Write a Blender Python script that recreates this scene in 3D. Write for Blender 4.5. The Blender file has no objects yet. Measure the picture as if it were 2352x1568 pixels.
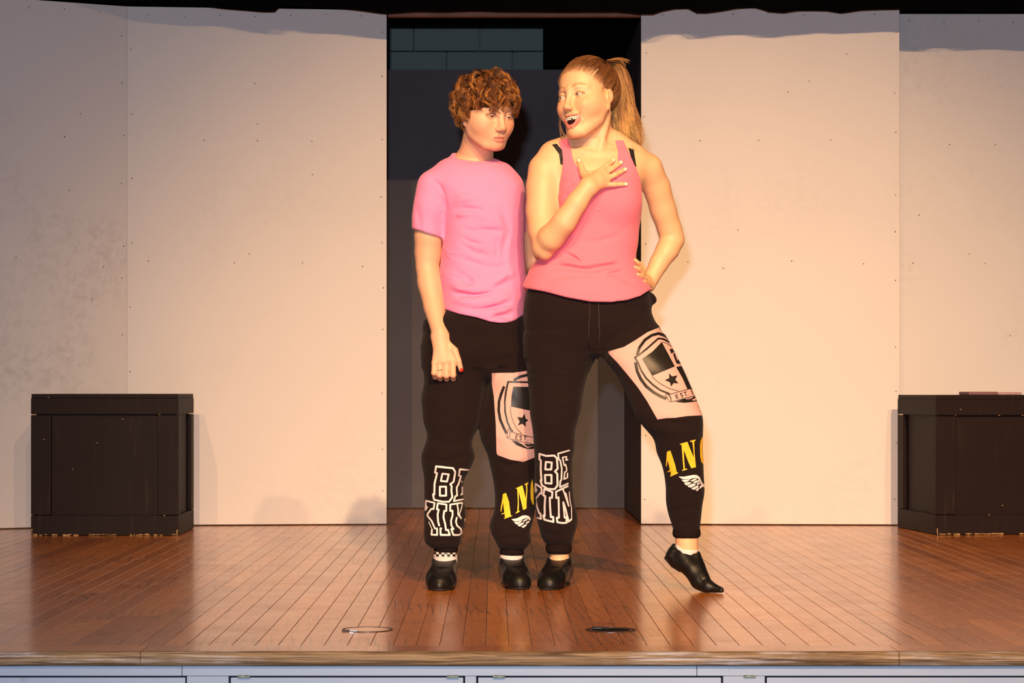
import bpy, bmesh, math, random
import numpy as np
from mathutils import Vector, Matrix
from mathutils.bvhtree import BVHTree
from mathutils.geometry import tessellate_polygon

random.seed(7)
RNG = np.random.RandomState(11)
SC = bpy.context.scene
COL = SC.collection

# ---------------------------------------------------------------- camera
FPX, CX, HY, H = 5400.0, 1136.0, 895.0, 0.635     # focal length (px), centre column, horizon row, eye height
cam_d = bpy.data.cameras.new('camera'); cam = bpy.data.objects.new('camera', cam_d); COL.objects.link(cam)
cam_d.sensor_width = 36.0; cam_d.lens = FPX / 2352 * 36.0
cam_d.shift_x = (1176 - CX) / 2352.0; cam_d.shift_y = (HY - 784) / 2352.0
cam_d.clip_end = 60
cam.location = (0, 0, H); cam.rotation_euler = (math.pi / 2, 0, 0)
SC.camera = cam

# ---------------------------------------------------------------- world, lights, exposure
W = bpy.data.worlds.new('world'); SC.world = W; W.use_nodes = True
W.node_tree.nodes['Background'].inputs[0].default_value = (0.55, 0.6, 0.8, 1)
W.node_tree.nodes['Background'].inputs[1].default_value = 0.018
SC.view_settings.view_transform = 'Standard'; SC.view_settings.look = 'None'
SC.view_settings.gamma = 1.0; SC.view_settings.use_curve_mapping = False
SC.view_settings.exposure = 0.14

def spot(name, loc, aim, energy, color, deg, blend, r):
    d = bpy.data.lights.new(name, 'SPOT'); d.energy = energy; d.color = color
    d.spot_size = math.radians(deg); d.spot_blend = blend; d.shadow_soft_size = r
    o = bpy.data.objects.new(name, d); COL.objects.link(o); o.location = loc
    o.rotation_euler = (Vector(aim) - Vector(loc)).to_track_quat('-Z', 'Y').to_euler()
    return o

WARM = (1.0, 0.575, 0.262)
# front-of-house stage lamps: warm, high above the audience, cut off at the top by the black border curtain
spot('stage_lamp', (-3.4, -8.0, 8.95), (-0.3, 11, -0.7), 2800, WARM, 22, 1.0, 0.10)
spot('stage_lamp', (-1.35, -8.0, 9.0), (0.7, 11, -0.7), 6800, WARM, 21, 1.0, 0.10)
spot('stage_lamp', (2.43, -8.0, 8.9), (1.1, 11, -0.7), 11200, WARM, 21, 1.0, 0.10)
spot('stage_lamp', (4.5, -8.0, 8.95), (0.6, 11, -0.7), 4200, WARM, 22, 1.0, 0.10)
# the camera's own flash, a little above the lens
fl = bpy.data.lights.new('camera_flash', 'AREA'); fl.shape = 'RECTANGLE'; fl.size = 0.07; fl.size_y = 0.05
fl.energy = 270; fl.color = (0.88, 0.92, 1.0)
flo = bpy.data.objects.new('camera_flash', fl); COL.objects.link(flo)
flo.location = (-0.08, -0.05, H + 0.21); flo.rotation_euler = (math.radians(91), 0, 0)

# ---------------------------------------------------------------- helpers
def P(px, py, Y):
    """point at depth Y (metres from the camera) seen at column px, row py"""
    return Vector(((px - CX) / FPX * Y, Y, H - (py - HY) / FPX * Y))

def tag(o, label=None, cat=None, group=None, kind=None):
    if label: o['label'] = label
    if cat: o['category'] = cat
    if group: o['group'] = group
    if kind: o['kind'] = kind
    return o

def link(name, me, mat=None, parent=None):
    o = bpy.data.objects.new(name, me); COL.objects.link(o)
    if mat is not None:
        for m in (mat if isinstance(mat, (list, tuple)) else [mat]): me.materials.append(m)
    if parent is not None: o.parent = parent
    return o

def empty(name, loc=(0, 0, 0), rz=0.0):
    o = bpy.data.objects.new(name, None); COL.objects.link(o)
    o.location = loc; o.rotation_euler = (0, 0, rz); o.empty_display_size = 0.1
    return o

def box_bm(bm, c, s, bev=0.0, rot=None, mi=0):
    r = bmesh.ops.create_cube(bm, size=1.0)
    vs = r['verts']
    for v in vs: v.co = Vector((v.co.x * s[0], v.co.y * s[1], v.co.z * s[2]))
    fs = list({f for v in vs for f in v.link_faces})
    if bev > 0:
        es = list({e for v in vs for e in v.link_edges})
        rr = bmesh.ops.bevel(bm, geom=es, offset=bev, segments=1, affect='EDGES', profile=0.5)
        vs = list({v for f in rr['faces'] for v in f.verts} | {v for v in vs if v.is_valid})
        fs = list({f for v in vs for f in v.link_faces})
    for v in vs:
        if rot is not None: v.co = rot @ v.co
        v.co += Vector(c)
    for f in fs: f.material_index = mi
    return vs

def mesh_of(bm, name, smooth=False):
    me = bpy.data.meshes.new(name); bmesh.ops.recalc_face_normals(bm, faces=bm.faces[:]); bm.to_mesh(me); bm.free()
    if smooth:
        for p in me.polygons: p.use_smooth = True
    return me

def box(name, x0, x1, y0, y1, z0, z1, mat, parent=None, bev=0.0):
    bm = bmesh.new(); box_bm(bm, ((x0+x1)/2, (y0+y1)/2, (z0+z1)/2), (x1-x0, y1-y0, z1-z0), bev)
    return link(name, mesh_of(bm, name), mat, parent)

# ---- materials
class NT:
    def __init__(s, name):
        s.m = bpy.data.materials.new(name); s.m.use_nodes = True; s.t = s.m.node_tree
        s.b = s.t.nodes['Principled BSDF']
    def n(s, typ, **kw):
        nd = s.t.nodes.new(typ)
        for k, v in kw.items():
            if k.startswith('i_'):
                key = k[2:]
                key = int(key) if key.isdigit() else key.replace('_', ' ')
                nd.inputs[key].default_value = v
            else: setattr(nd, k, v)
        return nd
    def l(s, a, b): s.t.links.new(a, b)
    def ramp(s, fac, stops):
        r = s.n('ShaderNodeValToRGB'); s.l(fac, r.inputs[0])
        e = r.color_ramp.elements
        while len(e) < len(stops): e.new(0.5)
        for el, (p, c) in zip(e, stops):
            el.position = p; el.color = tuple(c) + ((1,) if len(c) == 3 else ())
        return r
    def coords(s, scale=(1, 1, 1), world=False, rot=(0,0,0)):
        mp = s.n('ShaderNodeMapping'); mp.inputs['Scale'].default_value = scale; mp.inputs['Rotation'].default_value = rot
        if world:
            g = s.n('ShaderNodeNewGeometry'); s.l(g.outputs['Position'], mp.inputs[0])
        else:
            g = s.n('ShaderNodeTexCoord'); s.l(g.outputs['Object'], mp.inputs[0])
        return mp.outputs[0]
    def noise(s, vec, scale, detail=4, rough=0.55, dist=0.0):
        nd = s.n('ShaderNodeTexNoise'); nd.inputs['Scale'].default_value = scale; nd.inputs['Detail'].default_value = detail
        nd.inputs['Roughness'].default_value = rough; nd.inputs['Distortion'].default_value = dist
        s.l(vec, nd.inputs['Vector']); return nd.outputs['Fac']
    def mix(s, fac, a, b, mode='MIX'):
        nd = s.n('ShaderNodeMix', data_type='RGBA', blend_type=mode)
        for sock, v in ((nd.inputs['Factor'], fac), (nd.inputs['A'], a), (nd.inputs['B'], b)):
            if hasattr(v, 'links'): s.l(v, sock)
            elif isinstance(v, (int, float)): sock.default_value = v
            else: sock.default_value = tuple(v) + (1,)
        return nd.outputs['Result']
    def math(s, op, a, b=0.0, c=None):
        nd = s.n('ShaderNodeMath', operation=op)
        for i, v in enumerate((a, b) if c is None else (a, b, c)):
            if hasattr(v, 'links'): s.l(v, nd.inputs[i])
            else: nd.inputs[i].default_value = v
        return nd.outputs[0]
    def bump(s, h, strength, dist):
        nd = s.n('ShaderNodeBump'); nd.inputs['Strength'].default_value = strength; nd.inputs['Distance'].default_value = dist
        s.l(h, nd.inputs['Height']); s.l(nd.outputs[0], s.b.inputs['Normal']); return nd
    def base(s, v):
        if hasattr(v, 'links'): s.l(v, s.b.inputs['Base Color'])
        else: s.b.inputs['Base Color'].default_value = tuple(v) + (1,)
    def set(s, **kw):
        for k, v in kw.items():
            k = k.replace('_', ' ')
            if hasattr(v, 'links'): s.l(v, s.b.inputs[k])
            else: s.b.inputs[k].default_value = v
        return s

def plain(name, col, rough=0.6, spec=0.5, metal=0.0, nscale=60, var=0.12, bump=0.0, bdist=0.001, **kw):
    t = NT(name); v = t.coords()
    f = t.noise(v, nscale, 4)
    c0 = tuple(x * (1 - var) for x in col); c1 = tuple(min(1, x * (1 + var)) for x in col)
    t.base(t.ramp(f, [(0.3, c0), (0.7, c1)]).outputs[0])
    t.set(Roughness=rough, Metallic=metal, Specular_IOR_Level=spec)
    if bump: t.bump(t.noise(v, nscale * 3, 3), bump, bdist)
    if kw: t.set(**kw)
    return t.m
# ================================================================ materials of the stage
def m_boards():
    t = NT('stage_oak')
    gi = t.n('ShaderNodeNewGeometry'); oi = t.n('ShaderNodeObjectInfo')
    rnd = t.math('FRACT', t.math('ADD', gi.outputs['Random Per Island'], oi.outputs['Random']))
    comb = t.n('ShaderNodeCombineXYZ'); t.l(t.math('MULTIPLY', rnd, 37.0), comb.inputs[0]); t.l(t.math('MULTIPLY', rnd, 91.0), comb.inputs[1])
    add = t.n('ShaderNodeVectorMath', operation='ADD'); t.l(gi.outputs['Position'], add.inputs[0]); t.l(comb.outputs[0], add.inputs[1])
    mp = t.n('ShaderNodeMapping'); t.l(add.outputs[0], mp.inputs[0]); mp.inputs['Scale'].default_value = (26, 1.5, 1)
    g1 = t.noise(mp.outputs[0], 3.0, 6, 0.6, 1.4)                    # long grain
    w = t.n('ShaderNodeTexWave', wave_type='RINGS', rings_direction='Z'); w.inputs['Scale'].default_value = 0.55
    w.inputs['Distortion'].default_value = 7.0; w.inputs['Detail'].default_value = 3; w.inputs['Detail Scale'].default_value = 0.9
    mp2 = t.n('ShaderNodeMapping'); t.l(add.outputs[0], mp2.inputs[0]); mp2.inputs['Scale'].default_value = (24, 3.2, 1)
    t.l(mp2.outputs[0], w.inputs['Vector'])
    base = t.ramp(rnd, [(0.0, (0.40, 0.112, 0.017)), (0.35, (0.52, 0.160, 0.024)), (0.7, (0.66, 0.225, 0.037)), (1.0, (0.44, 0.130, 0.019))]).outputs[0]
    c = t.mix(t.math('MULTIPLY', t.math('SUBTRACT', 0.75, g1), 0.75), base, (0.10, 0.036, 0.012))
    lines = t.ramp(w.outputs['Fac'], [(0.0, (1, 1, 1)), (0.10, (0.1, 0.1, 0.1)), (0.2, (0, 0, 0))]).outputs[0]
    msk = t.ramp(t.noise(gi.outputs['Position'], 2.3, 3), [(0.46, (0, 0, 0)), (0.62, (1, 1, 1))]).outputs[0]
    lm = t.math('MULTIPLY', t.math('MULTIPLY', lines, msk), 0.8)
    c = t.mix(lm, c, (0.05, 0.017, 0.007))
    # scuffs and dirt
    d1 = t.noise(gi.outputs['Position'], 5.5, 7, 0.7, 0.5)
    c = t.mix(t.math('MULTIPLY', t.ramp(d1, [(0.55, (0, 0, 0)), (0.75, (1, 1, 1))]).outputs[0], 0.35), c, (0.07, 0.03, 0.015))
    t.base(c)
    r = t.ramp(d1, [(0.3, (0.22,)*3), (0.7, (0.36,)*3)]).outputs[0]
    t.set(Roughness=r, Specular_IOR_Level=0.62)
    t.set(Coat_Weight=0.55, Coat_Roughness=0.15)
    big = t.noise(gi.outputs['Position'], 16, 3)
    mp3 = t.n('ShaderNodeMapping'); t.l(gi.outputs['Position'], mp3.inputs[0]); mp3.inputs['Scale'].default_value = (60, 9, 1); mp3.inputs['Rotation'].default_value = (0, 0, 0.5)
    sc = t.ramp(t.noise(mp3.outputs[0], 2.0, 5, 0.8, 2.0), [(0.66, (0, 0, 0)), (0.70, (1, 1, 1))]).outputs[0]
    c = t.mix(t.math('MULTIPLY', sc, 0.35), c, (0.60, 0.36, 0.16)); t.base(c)
    h = t.math('ADD', t.math('MULTIPLY', g1, 0.35), t.math('ADD', t.math('MULTIPLY', lm, -0.5), big))
    t.bump(h, 0.35, 0.0012)
    return t.m
M_BOARD = m_boards()

def m_flat(name, scuff=0.15, seed=0.0, col=(0.63, 0.62, 0.66)):
    t = NT(name); v = t.coords((1, 1, 1))
    off = t.n('ShaderNodeVectorMath', operation='ADD'); t.l(v, off.inputs[0]); off.inputs[1].default_value = (seed, seed * 2.3, seed)
    v = off.outputs[0]
    a = t.noise(v, 1.1, 4, 0.5)
    c = t.mix(a, tuple(x * 0.95 for x in col), tuple(min(1, x * 1.05) for x in col))
    mp = t.n('ShaderNodeMapping'); t.l(v, mp.inputs[0]); mp.inputs['Scale'].default_value = (1, 1, 6)
    st = t.noise(mp.outputs[0], 14, 3)
    c = t.mix(t.math('MULTIPLY', st, 0.10), c, (0.50, 0.50, 0.52))
    s1 = t.noise(v, 1.7, 3, 0.5); s2 = t.noise(v, 26, 8, 0.75)
    sm = t.math('MULTIPLY', t.ramp(s1, [(0.50, (0, 0, 0)), (0.70, (1, 1, 1))]).outputs[0], t.ramp(s2, [(0.45, (0, 0, 0)), (0.62, (1, 1, 1))]).outputs[0])
    c = t.mix(t.math('MULTIPLY', sm, scuff), c, (0.22, 0.21, 0.23))
    t.base(c); t.set(Roughness=0.62, Specular_IOR_Level=0.25)
    t.bump(t.math('ADD', st, t.noise(v, 60, 3)), 0.12, 0.001)
    return t.m
M_FLAT = m_flat('painted_flat', 0.10, 0.0)
M_FLATS = m_flat('painted_flat_scuffed', 0.32, 4.0, (0.60, 0.585, 0.62))
M_FLATR = m_flat('painted_flat_far', 0.15, 9.0, (0.60, 0.595, 0.64))
M_BACK = plain('dark_grey_flat_paint', (0.078, 0.074, 0.096), 0.7, 0.3, nscale=3, var=0.10)
M_RET = plain('dark_blue_return_paint', (0.058, 0.060, 0.085), 0.7, 0.3, nscale=3, var=0.15)
M_BLACK = plain('black_masking', (0.004, 0.004, 0.005), 0.9, 0.1)
M_SCREW = plain('dark_screw_heads', (0.13, 0.11, 0.11), 0.5, 0.3)
M_HEADER = plain('brown_header_board', (0.22, 0.10, 0.075), 0.6, 0.3, nscale=12, var=0.2)

def m_velvet():
    t = NT('black_border_cloth'); v = t.coords()
    t.base(t.ramp(t.noise(v, 9, 4), [(0.3, (0.0010, 0.0010, 0.0013)), (0.7, (0.0022, 0.0022, 0.0027))]).outputs[0])
    t.set(Roughness=0.95, Specular_IOR_Level=0.05); t.bump(t.noise(v, 200, 2), 0.2, 0.001)
    return t.m
M_VELVET = m_velvet()

def m_blackbox():
    t = NT('black_painted_wood'); v = t.coords((1, 1, 1))
    mp = t.n('ShaderNodeMapping'); t.l(v, mp.inputs[0]); mp.inputs['Scale'].default_value = (14, 14, 1.2)
    a = t.noise(mp.outputs[0], 3, 5, 0.6); b = t.noise(v, 5, 4)
    c = t.mix(b, (0.0075, 0.0036, 0.0047), (0.0115, 0.0056, 0.0062))
    c = t.mix(t.math('MULTIPLY', t.ramp(a, [(0.58, (0, 0, 0)), (0.75, (1, 1, 1))]).outputs[0], 0.25), c, (0.055, 0.04, 0.032))
    ch = t.noise(v, 70, 4, 0.6)
    t.base(c); t.set(Roughness=0.6, Specular_IOR_Level=0.14)
    t.bump(t.math('ADD', a, t.math('MULTIPLY', ch, 0.3)), 0.25, 0.001)
    return t.m
M_BOX = m_blackbox()
M_CHIP = plain('bare_chipped_wood', (0.42, 0.26, 0.12), 0.7, 0.3, nscale=90, var=0.35)

def m_nosing():
    t = NT('worn_bare_oak'); v = t.coords((1, 1, 1))
    mp = t.n('ShaderNodeMapping'); t.l(v, mp.inputs[0]); mp.inputs['Scale'].default_value = (1.3, 30, 60)
    a = t.noise(mp.outputs[0], 2.2, 7, 0.65, 1.5)
    c = t.ramp(a, [(0.36, (0.05, 0.024, 0.011)), (0.47, (0.13, 0.078, 0.038)), (0.60, (0.24, 0.155, 0.080)), (0.78, (0.36, 0.27, 0.18))]).outputs[0]
    w = t.noise(v, 2.0, 5, 0.6); mp2 = t.n('ShaderNodeMapping'); t.l(v, mp2.inputs[0]); mp2.inputs['Scale'].default_value = (2, 40, 90)
    w2 = t.noise(mp2.outputs[0], 2, 5, 0.7)
    m = t.math('MULTIPLY', t.ramp(w, [(0.50, (0, 0, 0)), (0.62, (1, 1, 1))]).outputs[0], t.ramp(w2, [(0.50, (0, 0, 0)), (0.58, (1, 1, 1))]).outputs[0])
    c = t.mix(t.math('MULTIPLY', m, 0.6), c, (0.50, 0.50, 0.55))
    t.base(c); t.set(Roughness=0.6, Specular_IOR_Level=0.35); t.bump(a, 0.5, 0.002)
    return t.m
M_NOSE = m_nosing()

def m_fascia():
    t = NT('pale_blue_grey_gloss_paint'); v = t.coords()
    mp = t.n('ShaderNodeMapping'); t.l(v, mp.inputs[0]); mp.inputs['Scale'].default_value = (1, 1, 8)
    a = t.noise(mp.outputs[0], 3, 5)
    c = t.mix(a, (0.21, 0.275, 0.40), (0.29, 0.345, 0.46))
    s = t.noise(v, 7, 7, 0.75, 1.0)
    s2 = t.noise(v, 1.9, 2)
    m = t.math('MULTIPLY', t.ramp(s, [(0.60, (0, 0, 0)), (0.66, (1, 1, 1))]).outputs[0], t.ramp(s2, [(0.5, (0, 0, 0)), (0.6, (1, 1, 1))]).outputs[0])
    c = t.mix(t.math('MULTIPLY', m, 0.5), c, (0.10, 0.10, 0.11))
    t.base(c); t.set(Roughness=0.4, Specular_IOR_Level=0.4); t.bump(t.noise(v, 90, 3), 0.1, 0.001)
    return t.m
M_FASCIA = m_fascia()

def m_block():
    t = NT('grey_green_block_paint'); v = t.coords()
    t.base(t.mix(t.noise(v, 3, 3), (0.17, 0.23, 0.25), (0.21, 0.27, 0.285))); t.set(Roughness=0.7, Specular_IOR_Level=0.2)
    t.bump(t.noise(v, 90, 4), 0.4, 0.002)
    return t.m
M_BLOCK = m_block()

# ================================================================ floor
YF = 5.70                # front edge of the stage
YB = 12.75               # where the floor ends behind the back flats
floor = box('floor', -2.75, 3.05, YF + 0.075, YB, -0.10, -0.0195, M_BLACK)
tag(floor, kind='structure')
nosing = None
def build_nosing():
    # front nosing board with a rounded front edge, in three lengths
    prof = [(5.8425, -0.036), (5.8425, 0.0002)]
    prof += [(YF + 0.012, 0.0002)]
    for k in range(1, 9):
        a = math.radians(90 + 180 * k / 9)
        prof.append((YF + 0.012 + 0.0176 * math.cos(a) * 0.75, -0.0174 + 0.0176 * math.sin(a)))
    prof.append((YF + 0.012, -0.036))
    xs = [(-2.75, -0.86), (-0.8585, 0.98), (0.9815, 3.05)]
    par = None
    for i, (a, b) in enumerate(xs):
        bm = bmesh.new()
        n = 24; rows = []
        for j in range(n + 1):
            x = a + (b - a) * j / n
            rows.append([bm.verts.new((x, y + (random.uniform(-.0008, .0008) if y < 5.75 else 0), z)) for (y, z) in prof])
        for j in range(n):
            for k in range(len(prof)):
                k2 = (k + 1) % len(prof)
                f = bm.faces.new((rows[j][k], rows[j][k2], rows[j+1][k2], rows[j+1][k]))
                f.material_index = 0 if k in (0, 1) else 1
        bm.faces.new(rows[0]); bm.faces.new(rows[-1][::-1])
        me = mesh_of(bm, 'nosing_board')
        link('nosing_board', me, [M_BOARD, M_NOSE], floor)
build_nosing()

def build_boards():
    BW = 0.0574; ybeg = 5.8435
    cells = []
    x = -2.72; col = 0
    while x < 3.0:
        y = ybeg; first = True
        while y < YB:
            L = random.uniform(0.9, 2.6) if not first else random.uniform(0.35, 2.4)
            y2 = min(y + L, YB)
            if YB - y2 < 0.3: y2 = YB
            cells.append((x, y, y2)); y = y2; first = False
        x += BW; col += 1
    def seen(c):
        x, y, y2 = c
        best = 0
        for yy in np.linspace(y, y2, 6):
            px = CX + (x + BW / 2) / yy * FPX
            if -20 < px < 2372: best += 1
        y1e = max(y, 5.7); sz = (1 / y1e - 1 / y2) / y1e
        return best / 6.0 * sz * (0.02 if y > 11.1 else 1)
    cells.sort(key=lambda c: -seen(c))
    def add(bm, c, oz=0.0):
        x, y, y2 = c
        g = 0.0007; cf = 0.0004
        x0, x1, ya, yb = x + g, x + BW - g, y + 0.0003, y2 - 0.0003
        z = random.uniform(-0.00012, 0.00008)
        vb = [bm.verts.new(p) for p in ((x0, ya, -0.0195), (x1, ya, -0.0195), (x1, yb, -0.0195), (x0, yb, -0.0195))]
        vm = [bm.verts.new(p) for p in ((x0, ya, z - cf), (x1, ya, z - cf), (x1, yb, z - cf), (x0, yb, z - cf))]
        vt = [bm.verts.new(p) for p in ((x0 + cf, ya + cf, z), (x1 - cf, ya + cf, z), (x1 - cf, yb - cf, z), (x0 + cf, yb - cf, z))]
        for i in range(4):
            j = (i + 1) % 4
            bm.faces.new((vb[i], vb[j], vm[j], vm[i])); bm.faces.new((vm[i], vm[j], vt[j], vt[i]))
        bm.faces.new(vt); bm.faces.new(vb[::-1])
    for c in cells[:290]:
        bm = bmesh.new(); add(bm, c)
        link('floor_board', mesh_of(bm, 'floor_board'), M_BOARD, floor)
    bm = bmesh.new()
    for c in cells[290:]: add(bm, c)
    o = link('far_floor_boards', mesh_of(bm, 'far_floor_boards'), M_BOARD, floor); o['kind'] = 'stuff'
build_boards()

# ================================================================ stage front (apron)
def build_apron():
    yf = YF + 0.022
    ap = box('wall_front', -2.75, 3.05, yf + 0.045, yf + 0.08, -0.95, -0.101, M_BLACK)
    tag(ap, kind='structure')
    X = lambda px, y=yf: (px - CX) / FPX * y
    Z = lambda py, y=yf: H - (py - HY) / FPX * y
    def brd(name, px0, px1, z1, z0, y0=yf, d=0.03, bev=0.0012):
        return box(name, X(px0), X(px1), y0, y0 + d, z0, z1, M_FASCIA, ap, bev)
    zt = -0.0365; zr = Z(1552)
    brd('apron_rail', -1400, 417.5, zt, zr); brd('apron_rail', 418.5, 1600, zt, zr); brd('apron_rail', 1601, 3900, zt, zr)
    for a, b in ((-1500, -420), (429, 525), (1068, 1094), (1661, 1757), (2820, 2900)):
        brd('apron_stile', a, b, zr - 0.0006, -0.80)
    for a, b in ((-415, 425), (529, 1064), (1098, 1657), (1762, 2815), (2905, 3880)):
        brd('apron_panel', a, b, zr - 0.0045, -0.80, yf + 0.006, 0.018)
    for a in (1040, 1146, 1722, 560):
        bm = bmesh.new(); box_bm(bm, (X(a), yf - 0.0015, zr - 0.001), (0.030, 0.004, 0.007), 0.001); link('hinge', mesh_of(bm, 'hinge'), plain('old_painted_hinge', (0.10, 0.13, 0.11), 0.5, nscale=120, var=0.6), ap)
    brd('apron_kickboard', -1400, 3900, -0.803, -0.949)
    g = box('ground', -6, 6, -1.5, yf + 0.05, -1.0, -0.95, plain('dark_hall_floor', (0.05, 0.045, 0.04), 0.5))
    g.name = 'floor_hall'; tag(g, kind='structure')
build_apron()

# ================================================================ round floor pockets
M_RINGD = plain('blackened_metal_rim', (0.02, 0.015, 0.012), 0.4, 0.5, nscale=40, var=0.5)
M_STEEL = plain('bright_steel', (0.75, 0.76, 0.78), 0.3, 0.5, metal=0.9)
def disc(bm, r0, r1, z0, z1, n=48, jit=0.0):
    rings = []
    for (r, z) in ((r1, z0), (r1, z1), (r0, z1), (r0, z0)):
        rings.append([bm.verts.new(((r + jit * math.sin(5 * a) ) * math.cos(a), (r + jit * math.sin(3 * a)) * math.sin(a), z)) for a in [2 * math.pi * i / n for i in range(n)]])
    for q in range(4):
        A, B = rings[q], rings[(q + 1) % 4]
        for i in range(n):
            j = (i + 1) % n; bm.faces.new((A[i], A[j], B[j], B[i]))
def pocket(px, py, open_, label):
    Y = H * FPX / (py - HY); c = P(px, py, Y)
    t = empty('floor_pocket', (c.x, c.y, 0)); tag(t, label, 'floor pocket', 'round floor pockets near the stage edge')
    bm = bmesh.new(); disc(bm, 0.0625, 0.0675, -0.0003, 0.0016); link('rim', mesh_of(bm, 'rim'), M_RINGD, t)
    if not open_:
        bm = bmesh.new(); disc(bm, 0.001, 0.0605, -0.0003, 0.0009, 40); link('lid', mesh_of(bm, 'lid'), M_BOARD, t)
        bm = bmesh.new(); disc(bm, 0.0595, 0.0645, -0.0003, 0.0006, 40); link('gap_ring', mesh_of(bm, 'gap_ring'), M_BLACK, t)
        bm = bmesh.new(); box_bm(bm, (-0.034, -0.047, 0.0022), (0.022, 0.013, 0.003), 0.001); link('steel_tab', mesh_of(bm, 'steel_tab'), M_STEEL, t)
        bm = bmesh.new(); box_bm(bm, (-0.055, -0.040, 0.0018), (0.02, 0.022, 0.003), 0.001); link('hinge', mesh_of(bm, 'hinge'), M_RINGD, t)
    else:
        bm = bmesh.new(); disc(bm, 0.001, 0.062, -0.0003, 0.0007, 40); link('opening', mesh_of(bm, 'opening'), M_BLACK, t)  # flat black disc stands in for the shade inside the open pocket
        bm = bmesh.new(); disc(bm, 0.053, 0.0585, -0.0003, 0.0012, 40); link('inner_rim', mesh_of(bm, 'inner_rim'), plain('rusty_metal_rim', (0.10, 0.035, 0.015), 0.5), t)
        bm = bmesh.new()
        box_bm(bm, (-0.034, 0.026, 0.003), (0.030, 0.016, 0.006), 0.002)
        box_bm(bm, (-0.012, 0.020, 0.002), (0.022, 0.03, 0.004), 0.002, Matrix.Rotation(0.5, 3, 'Z'))
        link('latch', mesh_of(bm, 'latch'), plain('dark_latch_metal', (0.05, 0.05, 0.055), 0.3, 0.6, metal=0.7), t)
pocket(844, 1445.5, False, 'closed round floor pocket lid with a bright metal tab, left of the two')
pocket(1403, 1446.5, True, 'dark open round floor pocket with a black latch, right of the two')

# ================================================================ scenery flats
def flat(name, label, a, b, z1, mat, thick=0.02, screws=True, scr_seed=0, group='pale painted scenery flats'):
    """upright flat from plan point a to plan point b (front face on the camera's side)"""
    a = Vector((a[0], a[1], 0)); b = Vector((b[0], b[1], 0)); L = (b - a).length; ang = math.atan2(b.y - a.y, b.x - a.x)
    t = empty(name, a, ang); tag(t, label, 'scenery flat', group)
    bm = bmesh.new(); box_bm(bm, (L/2, thick/2, z1/2 + 0.003), (L, thick, z1 - 0.006), 0.0006); link('face_panel', mesh_of(bm, 'face_panel'), mat, t)
    bm = bmesh.new()
    for x0, x1, z0, zz in ((0, L, 0.002, .072), (0, L, z1-.072, z1-.002), (0, .07, .073, z1-.073), (L-.07, L, .073, z1-.073)):
        box_bm(bm, ((x0+x1)/2, thick + 0.0105, (z0+zz)/2), (x1-x0, 0.02, zz-z0), 0.0)
    link('rear_frame', mesh_of(bm, 'rear_frame'), M_CHIP, t)
    if screws:
        rr = random.Random(scr_seed)
        bm = bmesh.new()
        pts = [(0.02 + rr.uniform(-.006, .006), z) for z in np.arange(0.12, z1, 0.30)] + [(L - 0.02 + rr.uniform(-.006, .006), z + rr.uniform(-.05, .05)) for z in np.arange(0.15, z1, 0.24)]
        pts += [(x, z1 - 0.03 + rr.uniform(-.012, .008)) for x in np.arange(0.1, L - .03, 0.165)] + [(x + rr.uniform(-.08, .08), 1.22 + rr.uniform(-.02, .02)) for x in np.arange(0.15, L, 0.3)]
        pts += [(x + rr.uniform(-.06, .06), z1 - 0.62) for x in (0.3, 0.55, 0.9)] + [(rr.uniform(.1, L - .1), rr.uniform(.2, z1 - .2)) for _ in range(4)]
        for (x, z) in pts:
            r = bmesh.ops.create_cone(bm, cap_ends=True, segments=8, radius1=0.0034 * rr.uniform(.6, 1.1), radius2=0.003, depth=0.0012,
                                      matrix=Matrix.Translation((x, -0.0005, z)) @ Matrix.Rotation(math.pi/2, 4, 'X'))
        o = link('screw_heads', mesh_of(bm, 'screw_heads'), M_SCREW, t); o['kind'] = 'stuff'
    return t
FX = lambda px, Y: (px - CX) / FPX * Y
hx = FX(291.5, 10.95)
gl = (FX(0, 10.70), 10.70)
dv = Vector((gl[0] - hx, gl[1] - 10.95)).normalized() * 1.22
flat('scenery_flat', 'scuffed pale wall flat angled forward at the far left behind the crate', (hx - 0.0003 + dv.x, 10.95 + dv.y), (hx - 0.0003, 10.95), 2.42, M_FLATS, scr_seed=1)
flat('scenery_flat', 'pale wall flat left of the doorway, right of the hinge seam', (hx, 10.95), (FX(888, 11.06), 11.06), 2.42, M_FLAT, scr_seed=2)
flat('scenery_flat', 'bright pale wall flat directly right of the doorway', (FX(1472.5, 11.06), 11.06), (FX(2066, 11.0), 11.0), 2.425, M_FLAT, scr_seed=3)
flat('scenery_flat', 'pale wall flat set back at the far right behind the black crate', (FX(2040, 11.17), 11.17), (FX(2040, 11.17) + 1.22, 11.17), 2.42, M_FLATR, scr_seed=4)
BY = 12.56
flat('scenery_flat', 'dark grey flat seen through the doorway behind the pair', (-0.95, BY), (FX(1374, BY), BY), 2.345, M_BACK, screws=False, group='dark flats behind the doorway')
flat('scenery_flat', 'narrow flat at the back of the doorway, right side', (FX(1374, BY) + .001, BY), (0.78, BY), 2.385, M_BACK, screws=False, group='dark flats behind the doorway')  # left seam stands where a cast shadow ends; same paint as its neighbour
flat('scenery_flat', 'dark blue side flat running back from the doorway right edge', (0.693, BY - 0.006), (0.693, 11.115), 2.40, M_RET, screws=False, group='dark flats behind the doorway')
bt = box('header_board', FX(890, 11.06) + 0.002, FX(1472.5, 11.06) - 0.002, 11.05, 11.09, 2.388, 2.414, M_HEADER, None, 0.002)
tag(bt, 'thin brown header board across the top of the dark doorway', 'board')
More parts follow.
